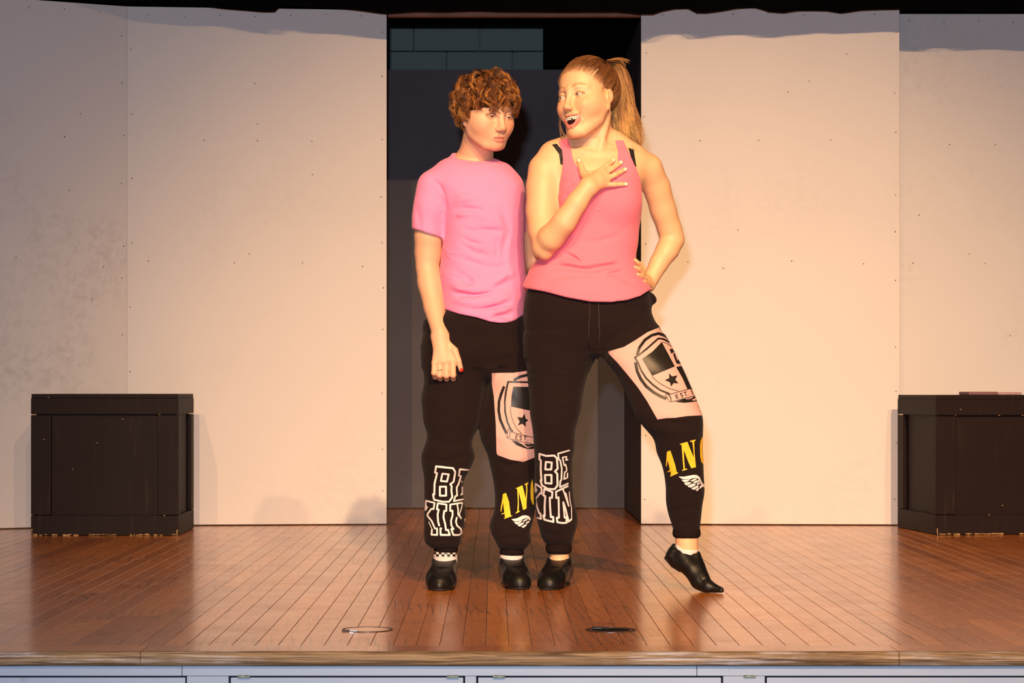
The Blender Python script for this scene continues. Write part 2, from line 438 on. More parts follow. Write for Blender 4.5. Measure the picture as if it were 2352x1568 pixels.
# black masking cloth hung behind the doorway, and the block wall of the building
def drape(name, label, x0, x1, Y, z0, z1, folds, amp, lower=None, mat=M_VELVET, group=None, sag=None):
    nx = max(60, int((x1 - x0) * 60)); nz = 10
    verts = []; faces = []
    for s in (0, 1):
        for i in range(nx + 1):
            x = x0 + (x1 - x0) * i / nx
            lo = z0 if lower is None else lower(x)
            yy = Y + amp * math.sin(x * folds) + amp * 0.5 * math.sin(x * folds * 2.7 + 1) + s * 0.004
            for k in range(nz + 1): verts.append((x, yy, lo + (z1 - lo) * k / nz))
    st = (nx + 1) * (nz + 1)
    for s in (0, 1):
        for i in range(nx):
            for k in range(nz):
                a = s * st + i * (nz + 1) + k; q = (a, a + nz + 1, a + nz + 2, a + 1)
                faces.append(q if s == 0 else q[::-1])
    for i in range(nx):
        a = i * (nz + 1); b = a + st
        faces.append((a, b, b + nz + 1, a + nz + 1))
    me = bpy.data.meshes.new(name); me.from_pydata(verts, [], faces)
    for p in me.polygons: p.use_smooth = True
    o = link(name, me, mat); tag(o, label, 'curtain', group)
    return o
# lower hem of the border curtain, traced at its own depth
TY = 10.80
hem_px = [(60, -14), (150, 0), (295, 7), (400, 15), (470, 14), (545, 22), (600, 27), (632, 27), (645, 12), (700, 17), (790, 20), (880, 30), (960, 27), (1020, 28), (1100, 26), (1290, 27), (1330, 29), (1420, 28),
          (1470, 34), (1500, 33), (1520, 25), (1550, 19), (1580, 18), (1598, 29), (1620, 30), (1650, 26), (1690, 20), (1730, 18), (1765, 28), (1800, 30), (1830, 25), (1900, 24), (1935, 29), (1975, 24), (2040, 22), (2090, 22), (2160, 27), (2175, 21), (2210, 21), (2230, 28), (2352, 24), (2500, 26)]
hx_ = np.array([FX(a, TY) for a, b in hem_px]); hz_ = np.array([H - (b - HY) / FPX * TY for a, b in hem_px])
def hem(x): return float(np.interp(x, hx_, hz_))
drape('border_curtain', 'black border curtain with a wavy hem across the top', -1.93, 2.95, TY, 0, 5.4, 9.0, 0.014, hem)
drape('masking_curtain', 'black masking curtain hung behind the doorway, upper right', FX(1247, 13.4), 3.2, 13.4, 0.0, 3.4, 14.0, 0.02)
drape('masking_curtain', 'black masking curtain behind the tops of the left flats', -3.35, -1.0, 11.7, 0.0, 5.4, 14.0, 0.02)
bb = box('masking_batten', -1.3, 1.2, 12.9, 12.95, H + (HY - 53) / FPX * 12.9, 3.2, M_BLACK); bb.name = 'stage_mask'
tag(bb, 'black masking panel above the grey block wall in the doorway', 'mask')
# block wall: every block its own piece
wb = box('wall_back', -3.4, 3.6, 14.62, 14.75, -0.9, 3.9, M_BLOCK); tag(wb, kind='structure')
bz = H + (HY - 116.5) / FPX * 14.5
me_b = None
for r in range(-7, 6):
    for c in range(-4, 6):
        z = bz + r * 0.2032; x = FX(1101.5, 14.5) + c * 0.4064 + (0.2032 if r % 2 else 0)
        if me_b is None:
            bm = bmesh.new(); box_bm(bm, (0.2032, 0.05, 0.1016), (0.4064 - 0.006, 0.1, 0.2032 - 0.006), 0.004); me_b = mesh_of(bm, 'block'); me_b.materials.append(M_BLOCK)
        o = bpy.data.objects.new('block', me_b); COL.objects.link(o); o.location = (x, 14.52, z); o.parent = wb
# side walls and roof of the stage house (dark, seen only from beside)
for nm, x0, x1, y0, y1, z0, z1 in (('wall_left', -3.5, -3.4, 10.2, 14.75, -0.9, 3.9), ('wall_right', 3.6, 3.7, 10.2, 14.75, -0.9, 3.9)):
    tag(box(nm, x0, x1, y0, y1, z0, z1, M_BLACK), kind='structure')

# ================================================================ black crates
def crate(label, x0, y0, w, d, h, rz):
    """frame-and-panel cube; x0,y0 = front left corner on the floor"""
    t = empty('crate', (x0, y0, 0), rz); tag(t, label, 'crate', 'black stage crates')
    th = 0.02; st = 0.088
    def piece(name, c, s, bev=0.0015, m=M_BOX):
        bm = bmesh.new(); box_bm(bm, c, s, bev); return link(name, mesh_of(bm, name), m, t)
    piece('panel', (w/2, 0.018 + 0.006, h/2), (w - 0.04, 0.010, h - 0.02))           # front panel (recessed)
    piece('panel', (w/2, d - 0.024, h/2), (w - 0.04, 0.010, h - 0.02))
    piece('panel', (0.024, d/2, h/2), (0.010, d - 0.06, h - 0.02))
    piece('panel', (w - 0.024, d/2, h/2), (0.010, d - 0.06, h - 0.02))
    piece('top_panel', (w/2, d/2, h - 0.009), (w - 0.004, d - 0.004, 0.018))
    for (yy) in (0.009, d - 0.009):
        piece('rail', (w/2, yy, h - 0.018 - 0.035), (w, 0.018, 0.070)); piece('rail', (w/2, yy, 0.045), (w, 0.018, 0.086))
        piece('stile', (st/2, yy, h/2 - 0.001), (st, 0.018, h - 0.183)); piece('stile', (w - st/2, yy, h/2 - 0.001), (st, 0.018, h - 0.183))
    for (xx) in (0.009, w - 0.009):
        piece('rail', (xx, d/2, h - 0.018 - 0.035), (0.018, d - 0.037, 0.070)); piece('rail', (xx, d/2, 0.045), (0.018, d - 0.037, 0.086))
        piece('stile', (xx, 0.0185 + 0.035, h/2 - 0.001), (0.018, 0.068, h - 0.183)); piece('stile', (xx, d - 0.0185 - 0.035, h/2 - 0.001), (0.018, 0.068, h - 0.183))
    # bare chips along the foot
    bm = bmesh.new(); rr = random.Random(int(abs(x0) * 100))
    for _ in range(34):
        x = rr.uniform(0.0, w); L = rr.uniform(0.004, 0.03)
        box_bm(bm, (min(max(x, L/2), w - L/2), -0.0004, 0.0035 + rr.uniform(-.0005, .003)), (L, 0.0012, rr.uniform(0.002, 0.005)))
    for _ in range(9):
        box_bm(bm, (rr.choice((0.004, w - 0.004)) + rr.uniform(-.002, .002), -0.0004, rr.uniform(0.004, .03)), (0.003, 0.0012, rr.uniform(.004, .012)))
    for _ in range(7):
        box_bm(bm, (rr.uniform(.05, w - .05), -0.0004, rr.choice((.0885, h - .0885, rr.uniform(.02, h)))), (rr.uniform(.003, .008), 0.0012, .0022))
    o = link('paint_chips', mesh_of(bm, 'paint_chips'), M_CHIP, t); o['kind'] = 'stuff'
    return t
yb1 = FPX * H / (1230 - HY)
crate('black framed wooden crate standing at the left of the stage', FX(71, yb1), yb1, FX(409, yb1) - FX(71, yb1), 0.53, 0.617, 0.0)
yb2 = FPX * H / (1229 - HY)
crate('black framed wooden crate at the right edge, turned a little', FX(2151, yb2), yb2, 0.64, 0.585, 0.612, math.radians(6.9))
bm = bmesh.new()
box_bm(bm, (0, 0, 0.007), (0.135, 0.14, 0.014), 0.002, None, 0); box_bm(bm, (0.1235, 0, 0.006), (0.112, 0.135, 0.012), 0.002, None, 1)
bk = link('notebook', mesh_of(bm, 'notebook'), [plain('mauve_cover', (0.16, 0.075, 0.095), 0.5), plain('pink_cover', (0.36, 0.22, 0.25), 0.5)])
bp = P(2247, 912, 10.62); bk.location = (bp.x, 10.62, 0.6125); bk.rotation_euler = (0, 0, math.radians(6.9))
tag(bk, 'flat mauve and pink notebook lying on the right crate', 'notebook')
# ================================================================ figure modelling: signed-distance fields turned into meshes
class Fld:
    """a block of a signed-distance field; shapes are blended in one after another"""
    def __init__(s, lo, hi, h):
        s.h = h
        s.i0 = np.floor(np.array(lo) / h).astype(int); s.i1 = np.ceil(np.array(hi) / h).astype(int)
        s.shape = tuple(s.i1 - s.i0 + 1)
        s.a = np.full(s.shape, 0.2, np.float32)
        s.ax = [((np.arange(n) + o) * h).astype(np.float32) for n, o in zip(s.shape, s.i0)]
    def win(s, lo, hi, m):
        sl = []
        for k in range(3):
            a = max(0, int(math.floor((lo[k] - m) / s.h)) - s.i0[k]); b = min(s.shape[k], int(math.ceil((hi[k] + m) / s.h)) - s.i0[k] + 1)
            if b <= a: return None
            sl.append(slice(a, b))
        return tuple(sl)
    def put(s, pr):
        op, fn, lo, hi, k = pr
        sl = s.win(lo, hi, max(0.02, k * 1.5 + 2.5 * s.h))
        if sl is None: return
        X = s.ax[0][sl[0]][:, None, None]; Y = s.ax[1][sl[1]][None, :, None]; Z = s.ax[2][sl[2]][None, None, :]
        if op == 'warp':
            s.a[sl] = s.a[sl] + fn(X, Y, Z, s.a[sl]); return
        d = fn(X, Y, Z); A = s.a[sl]
        if op == '+':
            if k > 0:
                hh = np.maximum(k - np.abs(A - d), 0) / k; s.a[sl] = np.minimum(A, d) - hh * hh * k * 0.25
            else: s.a[sl] = np.minimum(A, d)
        elif op == '-':
            if k > 0:
                hh = np.maximum(k - np.abs(A + d), 0) / k; s.a[sl] = np.maximum(A, -d) + hh * hh * k * 0.25
            else: s.a[sl] = np.maximum(A, -d)
        elif op == '&':
            t = np.maximum(A, d); s.a[:] = np.maximum(s.a, 0.05); s.a[sl] = t
    def run(s, prims):
        for p in prims: s.put(p)
        return s

def nets(f, smooth=1):
    """surface nets: vertices (N,3) and quads (M,4) of the zero level"""
    a = f.a; ins = a < 0
    nx, ny, nz = a.shape
    c = np.zeros((nx-1, ny-1, nz-1), np.uint8)
    for dx in (0, 1):
        for dy in (0, 1):
            for dz in (0, 1): c += ins[dx:nx-1+dx, dy:ny-1+dy, dz:nz-1+dz]
    idx = np.argwhere((c > 0) & (c < 8))
    if len(idx) == 0: return np.zeros((0, 3)), np.zeros((0, 4), int)
    lut = np.full(c.shape, -1, np.int32); lut[idx[:, 0], idx[:, 1], idx[:, 2]] = np.arange(len(idx))
    cor = np.array([(x, y, z) for x in (0, 1) for y in (0, 1) for z in (0, 1)])
    val = np.stack([a[idx[:, 0] + q[0], idx[:, 1] + q[1], idx[:, 2] + q[2]] for q in cor], 1)
    acc = np.zeros((len(idx), 3)); cnt = np.zeros(len(idx))
    for i in range(8):
        for j in range(i + 1, 8):
            if np.abs(cor[i] - cor[j]).sum() != 1: continue
            m = (val[:, i] < 0) != (val[:, j] < 0)
            t = val[m, i] / (val[m, i] - val[m, j])
            acc[m] += cor[i] + t[:, None] * (cor[j] - cor[i]); cnt[m] += 1
    V = (idx + acc / cnt[:, None] + f.i0) * f.h
    Q = []
    for ax in range(3):
        sl0 = [slice(None)] * 3; sl1 = [slice(None)] * 3
        sl0[ax] = slice(0, -1); sl1[ax] = slice(1, None)
        A = ins[tuple(sl0)]; B = ins[tuple(sl1)]
        e = np.argwhere(A != B)
        o1, o2 = [(1, 2), (2, 0), (0, 1)][ax]
        ok = (e[:, o1] > 0) & (e[:, o2] > 0) & (e[:, o1] < a.shape[o1] - 1) & (e[:, o2] < a.shape[o2] - 1)
        e = e[ok]
        fl = A[e[:, 0], e[:, 1], e[:, 2]]
        def g(d1, d2):
            q = e.copy(); q[:, o1] -= d1; q[:, o2] -= d2
            return lut[q[:, 0], q[:, 1], q[:, 2]]
        q = np.stack([g(1, 1), g(0, 1), g(0, 0), g(1, 0)], 1)
        q[~fl] = q[~fl][:, ::-1]
        Q.append(q)
    Q = np.concatenate(Q)
    for _ in range(smooth):
        e = np.concatenate([Q[:, [0, 1]], Q[:, [1, 2]], Q[:, [2, 3]], Q[:, [3, 0]]])
        S = np.zeros_like(V); n = np.bincount(e[:, 0], minlength=len(V)) + np.bincount(e[:, 1], minlength=len(V))
        for k in range(3): S[:, k] = np.bincount(e[:, 0], V[e[:, 1], k], len(V)) + np.bincount(e[:, 1], V[e[:, 0], k], len(V))
        V = V * 0.5 + 0.5 * S / np.maximum(n, 1)[:, None]
    return V, Q

def compact(V, Q):
    u, inv = np.unique(Q.ravel(), return_inverse=True)
    return V[u], inv.reshape(Q.shape)

def np_mesh(name, V, Q, cols=None):
    me = bpy.data.meshes.new(name); V = np.asarray(V, np.float32); Q = np.asarray(Q, np.int32)
    k = Q.shape[1]
    me.vertices.add(len(V)); me.vertices.foreach_set('co', V.ravel())
    me.loops.add(Q.size); me.loops.foreach_set('vertex_index', Q.ravel())
    me.polygons.add(len(Q)); me.polygons.foreach_set('loop_start', np.arange(0, Q.size, k, dtype=np.int32))
    try: me.polygons.foreach_set('loop_total', np.full(len(Q), k, np.int32))
    except Exception: pass
    me.update(calc_edges=True)
    me.polygons.foreach_set('use_smooth', np.ones(len(Q), bool))
    if cols is not None:
        at = me.color_attributes.new('tint', 'FLOAT_COLOR', 'POINT')
        c = np.ones((len(V), 4), np.float32); c[:, :3] = cols; at.data.foreach_set('color', c.ravel())
    return me

# ---- shapes: (fn, lo, hi)
def v3(*a): return np.array(a, float)
def _bb(pts, r):
    p = np.array(pts, float); return p.min(0) - r, p.max(0) + r

def cone(a, b, ra, rb):
    a = np.array(a, float); b = np.array(b, float); ba = b - a; L2 = float(ba @ ba) + 1e-12
    def fn(X, Y, Z):
        px, py, pz = X - a[0], Y - a[1], Z - a[2]
        t = np.clip((px * ba[0] + py * ba[1] + pz * ba[2]) / L2, 0, 1)
        return np.sqrt((px - t * ba[0]) ** 2 + (py - t * ba[1]) ** 2 + (pz - t * ba[2]) ** 2) - (ra + (rb - ra) * t)
    lo, hi = _bb([a, b], max(ra, rb)); return fn, lo, hi

def ell(c, r, R=None):
    """ellipsoid; R: 3x3 whose columns are its axes"""
    c = np.array(c, float); r = np.array(r, float); R = np.eye(3) if R is None else np.array(R, float)
    def fn(X, Y, Z):
        px, py, pz = X - c[0], Y - c[1], Z - c[2]
        u = (px * R[0, 0] + py * R[1, 0] + pz * R[2, 0]); v = (px * R[0, 1] + py * R[1, 1] + pz * R[2, 1]); w = (px * R[0, 2] + py * R[1, 2] + pz * R[2, 2])
        k0 = np.sqrt((u / r[0]) ** 2 + (v / r[1]) ** 2 + (w / r[2]) ** 2)
        k1 = np.sqrt((u / r[0] ** 2) ** 2 + (v / r[1] ** 2) ** 2 + (w / r[2] ** 2) ** 2) + 1e-9
        return k0 * (k0 - 1) / k1
    m = np.abs(R) @ r; return fn, c - m, c + m

def limb(pts, squash=None, axis=None):
    """tapered limb along points [(p, r)...]; squash<1 flattens it along axis"""
    out = []
    ps = [np.array(p, float) for p, r in pts]; rs = [r for p, r in pts]
    if squash is not None:
        n = np.array(axis, float); n /= np.linalg.norm(n); q = 1 / squash - 1
    def fn(X, Y, Z):
        d = None
        for i in range(len(ps) - 1):
            a, b = ps[i], ps[i + 1]; ba = b - a; L2 = float(ba @ ba) + 1e-12
            px, py, pz = X - a[0], Y - a[1], Z - a[2]
            t = np.clip((px * ba[0] + py * ba[1] + pz * ba[2]) / L2, 0, 1)
            dx, dy, dz = px - t * ba[0], py - t * ba[1], pz - t * ba[2]
            if squash is not None:
                s = (dx * n[0] + dy * n[1] + dz * n[2]) * q
                dx, dy, dz = dx + s * n[0], dy + s * n[1], dz + s * n[2]
            ts = t * t * (3 - 2 * t) * 0.5 + t * 0.5
            e = np.sqrt(dx * dx + dy * dy + dz * dz) - (rs[i] + (rs[i + 1] - rs[i]) * ts)
            if squash is not None: e = e * (0.5 + 0.5 * squash)
            if d is None: d = e
            else:
                k = 0.35 * rs[i]; hh = np.maximum(k - np.abs(d - e), 0) / k; d = np.minimum(d, e) - hh * hh * k * 0.12
        return d
    lo, hi = _bb(ps, max(rs)); return fn, lo, hi

def loft(rows, p=2.0, grow=0.0):
    """upright body: rows (z, cx, cy, rx, ry) from bottom to top, super-elliptic sections"""
    R = np.array(sorted(rows), float); zz = R[:, 0]
    # smooth interpolation table
    t = np.linspace(zz[0], zz[-1], 160)
    def sm(v):
        # monotone-ish cubic (Catmull) by finite differences
        m = np.gradient(v, zz); i = np.clip(np.searchsorted(zz, t) - 1, 0, len(zz) - 2)
        h = zz[i+1] - zz[i]; s = (t - zz[i]) / h
        return ((2*s**3 - 3*s**2 + 1) * v[i] + (s**3 - 2*s**2 + s) * h * m[i] + (-2*s**3 + 3*s**2) * v[i+1] + (s**3 - s**2) * h * m[i+1])
    T = [sm(R[:, k]) for k in range(1, 5)]
    def fn(X, Y, Z):
        z = Z.ravel()
        cx, cy, rx, ry = [np.interp(z, t, q)[None, None, :].astype(np.float32) for q in T]
        rx = np.maximum(rx + grow, 0.004); ry = np.maximum(ry + grow, 0.004)
        u = np.abs((X - cx) / rx); v = np.abs((Y - cy) / ry)
        if p == 2.0: k0 = np.sqrt(u * u + v * v)
        else: k0 = (u ** p + v ** p) ** (1.0 / p)
        q = np.sqrt((X - cx) ** 2 + (Y - cy) ** 2) + 1e-9
        d = (k0 - 1) * q / (k0 + 1e-6)
        d = np.where(k0 < 0.3, -np.minimum(rx, ry) * 0.7, d)
        over = np.maximum(z - zz[-1], zz[0] - z)[None, None, :]
        return np.maximum(d, over)
    m = max(R[:, 3].max() , R[:, 4].max()) + abs(grow)
    lo = np.array([(R[:, 1] - R[:, 3]).min() - abs(grow), (R[:, 2] - R[:, 4]).min() - abs(grow), zz[0]])
    hi = np.array([(R[:, 1] + R[:, 3]).max() + abs(grow), (R[:, 2] + R[:, 4]).max() + abs(grow), zz[-1]])
    return fn, lo, hi

def rows_px(rows, Y, dy=0.0):
    """rows (py, x_left, x_right, ry[, cy]) in picture measures at depth Y -> loft rows"""
    out = []
    for r in rows:
        cy = r[4] if len(r) > 4 else Y
        a, b = P(r[1], r[0], cy), P(r[2], r[0], cy)
        out.append((a.z, (a.x + b.x) / 2, cy, (b.x - a.x) / 2, r[3]))
    return out

def local(shape, R, o):
    """place a shape given in a local frame: world = o + R @ local"""
    fn, lo, hi = shape; R = np.array(R, float); o = np.array(o, float)
    def g(X, Y, Z):
        px, py, pz = X - o[0], Y - o[1], Z - o[2]
        return fn(px * R[0, 0] + py * R[1, 0] + pz * R[2, 0], px * R[0, 1] + py * R[1, 1] + pz * R[2, 1], px * R[0, 2] + py * R[1, 2] + pz * R[2, 2])
    cs = np.array([[x, y, z] for x in (lo[0], hi[0]) for y in (lo[1], hi[1]) for z in (lo[2], hi[2])]) @ R.T + o
    return g, cs.min(0), cs.max(0)

def add(sh, k=0.0): return ('+',) + tuple(sh) + (k,)
def cut(sh, k=0.0): return ('-',) + tuple(sh) + (k,)
def keep(sh): return ('&',) + tuple(sh) + (0.0,)
def halfspace(n, d, lo, hi):
    """outside where n.p > d"""
    n = np.array(n, float); n /= np.linalg.norm(n)
    return (lambda X, Y, Z: n[0] * X + n[1] * Y + n[2] * Z - d), np.array(lo, float), np.array(hi, float)

def fold(pts, r, depth):
    """a crease (depth<0) or ridge (depth>0) in cloth along points; moves the field only near the line"""
    ps = [np.array(p, float) for p in pts]
    def fn(X, Y, Z, A):
        dm = None
        for i in range(len(ps) - 1):
            a, b = ps[i], ps[i+1]; ba = b - a; L2 = float(ba @ ba) + 1e-12
            px, py, pz = X - a[0], Y - a[1], Z - a[2]
            t = np.clip((px * ba[0] + py * ba[1] + pz * ba[2]) / L2, 0, 1)
            d2 = (px - t * ba[0]) ** 2 + ((py - t * ba[1]) * 0.55) ** 2 + (pz - t * ba[2]) ** 2
            # fade towards the ends
            w = np.exp(-d2 / (r * r)) * (0.35 + 0.65 * np.sin(np.pi * np.clip((i + t) / (len(ps) - 1), 0, 1)))
            dm = w if dm is None else np.maximum(dm, w)
        return -depth * dm
    lo, hi = _bb(ps, 2.5 * r + 0.01); return ('warp', fn, lo, hi, 0.0)

def fold_px(pp, Y, r, depth):
    return fold([np.array(P(q[0], q[1], Y)) for q in pp], r, depth)

def ripple(lo, hi, fx, fy, fz, amp, ph=0.0, fx2=0.0, fz2=0.0):
    def fn(X, Y, Z, A):
        return amp * (np.sin(fx * X + fy * Y + fz * Z + ph + 1.3 * np.sin(fx2 * X + fz2 * Z + ph)))
    return ('warp', fn, np.array(lo, float), np.array(hi, float), 0.0)

def body_mesh(name, prims, lo, hi, h, fine=(), smooth=1, tint=None):
    """coarse mesh of the whole figure, replaced inside the `fine` boxes [(lo, hi, h)] by denser meshes of the same field"""
    Vs, Qs, n = [], [], 0
    f = Fld(lo, hi, h).run(prims); V, Q = nets(f, smooth)
    for (l, u, hh) in fine:
        c = V[Q].mean(1); l = np.array(l); u = np.array(u)
        ins = ((c > l + h * 0.5) & (c < u - h * 0.5)).all(1); Q = Q[~ins]
    V, Q = compact(V, Q); Vs.append(V); Qs.append(Q); n = len(V)
    for (l, u, hh) in fine:
        l, u = np.array(l), np.array(u)
        f = Fld(l - 4 * hh, u + 4 * hh, hh).run(prims); V, Q = nets(f, smooth)
        c = V[Q].mean(1); Q = Q[((c > l - 0.0004) & (c < u + 0.0004)).all(1)]
        V, Q = compact(V, Q)
        Vs.append(V); Qs.append(Q + n); n += len(V)
    V = np.concatenate(Vs); Q = np.concatenate(Qs)
    cols = tint(V) if tint else None
    return np_mesh(name, V, Q, cols), V

def sdf_obj(name, prims, h, mat, parent, pad=0.01, smooth=1, box_=None, tint=None):
    pos = [p for p in prims if p[0] == '+']
    lo = np.min([p[2] for p in pos], 0) - pad; hi = np.max([p[3] for p in pos], 0) + pad
    if box_ is not None: lo, hi = box_
    f = Fld(lo, hi, h).run(prims); V, Q = nets(f, smooth); V, Q = compact(V, Q)
    me = np_mesh(name, V, Q, tint(V) if tint else None)
    return link(name, me, mat, parent), V, Q

def rot(ax, deg):
    return np.array(Matrix.Rotation(math.radians(deg), 3, ax))
def frame(xdir, zdir):
    """columns x,y,z with z along zdir and x as near xdir as possible"""
    z = np.array(zdir, float); z /= np.linalg.norm(z); x = np.array(xdir, float); x -= z * (x @ z); x /= np.linalg.norm(x)
    return np.stack([x, np.cross(z, x), z], 1)
# ================================================================ shared pieces for the two performers
def m_skin():
    t = NT('skin'); a = t.n('ShaderNodeVertexColor'); a.layer_name = 'tint'
    v = t.coords(); f = t.noise(v, 35, 4, 0.6)
    c = t.mix(t.math('MULTIPLY', f, 0.16), a.outputs[0], (0.40, 0.13, 0.08))
    t.base(c); t.set(Roughness=0.50, Specular_IOR_Level=0.40, Subsurface_Weight=0.12, Subsurface_Scale=0.01)
    t.b.inputs['Subsurface Radius'].default_value = (1.0, 0.35, 0.2)
    t.bump(t.noise(v, 260, 3), 0.10, 0.0006)
    return t.m
M_SKIN = m_skin()
def m_hair():
    t = NT('hair'); a = t.n('ShaderNodeVertexColor'); a.layer_name = 'tint'
    t.base(a.outputs[0]); t.set(Roughness=0.42, Specular_IOR_Level=0.45); return t.m
M_HAIR = m_hair()
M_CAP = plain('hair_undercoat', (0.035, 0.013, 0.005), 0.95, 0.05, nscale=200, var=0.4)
def m_cloth(name, c, dark, rough=0.85, weave=900, b=0.25, sheen=0.15, wr=0.0):
    t = NT(name); v = t.coords()
    f = t.noise(v, 6, 4); t.base(t.mix(f, dark, c))
    t.set(Roughness=rough, Specular_IOR_Level=0.15, Sheen_Weight=sheen, Sheen_Roughness=0.5)
    h = t.noise(v, weave, 2)
    if wr:
        mp = t.n('ShaderNodeMapping'); t.l(v, mp.inputs[0]); mp.inputs['Scale'].default_value = (1, 1, 2.0)
        h2 = t.noise(mp.outputs[0], 7, 3, 0.5, 1.2)
        h3 = t.math('POWER', t.math('SUBTRACT', 1.0, t.math('ABSOLUTE', t.math('MULTIPLY', t.math('SUBTRACT', t.noise(mp.outputs[0], 5.5, 2, 0.5, 1.6), 0.5), 5.0))), 3.0)
        msk = t.ramp(t.noise(v, 4.0, 2), [(0.42, (0, 0, 0)), (0.60, (1, 1, 1))]).outputs[0]
        h = t.math('ADD', t.math('MULTIPLY', h, 0.04), t.math('ADD', t.math('MULTIPLY', h2, wr), t.math('MULTIPLY', t.math('MULTIPLY', h3, msk), wr * 0.55)))
        t.bump(h, 0.75, 0.012)
    else: t.bump(h, b, 0.0006)
    return t.m
M_TEE = m_cloth('pink_cotton', (0.85, 0.25, 0.47), (0.81, 0.225, 0.435), wr=0.35)
M_TEE_RIB = m_cloth('pink_rib', (0.81, 0.26, 0.46), (0.77, 0.24, 0.43))
M_TANK = m_cloth('coral_pink_jersey', (0.86, 0.185, 0.265), (0.82, 0.165, 0.24), wr=0.25)
M_PANT = m_cloth('black_brown_fleece', (0.0125, 0.0062, 0.0062), (0.0095, 0.0048, 0.0052), 0.95, sheen=0.04, wr=0.4)
M_RIB = plain('black_ribbing', (0.0105, 0.0055, 0.0058), 0.95, 0.1, nscale=500, var=0.25)
M_PATCH = m_cloth('pale_pink_patch', (0.64, 0.37, 0.33), (0.60, 0.34, 0.31), sheen=0.05)
M_INK = plain('black_print', (0.014, 0.011, 0.009), 0.42, 0.35, nscale=30, var=0.2)
M_WHITE = plain('white_print', (0.70, 0.64, 0.65), 0.6, 0.3, nscale=60, var=0.05)
M_YEL = plain('yellow_print', (0.80, 0.50, 0.03), 0.6, 0.3, nscale=60, var=0.05)
M_SHOE = plain('black_leather', (0.006, 0.0055, 0.0055), 0.42, 0.25, nscale=25, var=0.3, bump=0.15, bdist=0.002)
M_SOLE = plain('black_rubber', (0.012, 0.011, 0.011), 0.7, 0.3, nscale=60, var=0.2)
M_SOCK = plain('white_sock', (0.62, 0.56, 0.56), 0.9, 0.1, nscale=300, var=0.10)
M_BRA = plain('black_strap', (0.008, 0.008, 0.010), 0.6, 0.3)
M_EYE = plain('eye_white', (0.46, 0.39, 0.35), 0.15, 0.5, nscale=10, var=0.03)
M_TOOTH = plain('tooth_enamel', (0.80, 0.72, 0.60), 0.25, 0.5, nscale=20, var=0.05)
M_MOUTH = plain('mouth_inside', (0.10, 0.012, 0.012), 0.5, 0.4)
M_BRACE = plain('brace_metal', (0.42, 0.40, 0.38), 0.35, 0.5, metal=0.6)
M_SILVER = plain('silver', (0.80, 0.80, 0.82), 0.2, 0.5, metal=1.0)
M_CORD = plain('dark_cord', (0.03, 0.019, 0.019), 0.8, 0.2)

def strands(name, pts, rad, cols, mat, parent):
    """pts (N,S,3), rad (N,S), cols (N,S,3): thin three-sided tubes as one mesh"""
    N, S, _ = pts.shape
    T = np.gradient(pts, axis=1); T /= np.linalg.norm(T, axis=2, keepdims=True) + 1e-9
    ref = np.array([0.31, 0.9, 0.29]); A = np.cross(T, ref); A /= np.linalg.norm(A, axis=2, keepdims=True) + 1e-9
    B = np.cross(T, A)
    V = np.zeros((N, S, 3, 3))
    for k in range(3):
        a = 2 * math.pi * k / 3
        V[:, :, k] = pts + rad[..., None] * (math.cos(a) * A + math.sin(a) * B)
    idx = np.arange(N * S * 3).reshape(N, S, 3)
    Q = []
    for k in range(3):
        k2 = (k + 1) % 3
        Q.append(np.stack([idx[:, :-1, k], idx[:, :-1, k2], idx[:, 1:, k2], idx[:, 1:, k]], -1).reshape(-1, 4))
    C = np.repeat(cols[:, :, None, :], 3, 2).reshape(-1, 3)
    me = np_mesh(name, V.reshape(-1, 3), np.concatenate(Q), C)
    return link(name, me, mat, parent)

def tube(name, pts, r, mat, parent, sides=8):
    pts = [Vector(p) for p in pts]; bm = bmesh.new(); rings = []
    for i, p in enumerate(pts):
        t = (pts[min(i+1, len(pts)-1)] - pts[max(i-1, 0)]).normalized()
        a = t.cross(Vector((0.2, 0.9, 0.3))).normalized(); b = t.cross(a)
        rr = r[i] if isinstance(r, (list, tuple)) else r
        rings.append([bm.verts.new(p + rr * (math.cos(2*math.pi*k/sides) * a + math.sin(2*math.pi*k/sides) * b)) for k in range(sides)])
    for i in range(len(pts) - 1):
        for k in range(sides):
            j = (k+1) % sides; bm.faces.new((rings[i][k], rings[i][j], rings[i+1][j], rings[i+1][k]))
    bm.faces.new(rings[0]); bm.faces.new(rings[-1][::-1])
    return link(name, mesh_of(bm, name, True), mat, parent)

def bvh_of(V, Q):
    return BVHTree.FromPolygons([tuple(v) for v in V.tolist()], [tuple(q) for q in Q.tolist()])
EYE0 = Vector((0, 0, H))
def hit(bvh, px, py, off=0.0):
    d = (P(px, py, 7.5) - EYE0).normalized()
    loc, nor, i, dist = bvh.ray_cast(EYE0, d)
    if loc is None: return None
    if nor.dot(d) > 0: nor = -nor
    return loc + nor * off

def ribbon(pts, w, closed=False):
    """thick line in the plane -> list of convex polygons"""
    out = []; n = len(pts)
    w0 = w
    segs = [(i, (i+1) % n) for i in range(n if closed else n-1)]
    for i, j in segs:
        a = Vector(pts[i]); b = Vector(pts[j]); d = b - a
        if d.length < 1e-6: continue
        d.normalize(); m = Vector((-d.y, d.x)) * w0 / 2
        out.append([a + m, a - m, b - m, b + m])
    for i in range(n):
        if not closed and i in (0, n-1): continue
        c = Vector(pts[i]); out.append([c + Vector((math.cos(k*math.pi/4), math.sin(k*math.pi/4))) * w0 / 2 for k in range(8)])
    return out

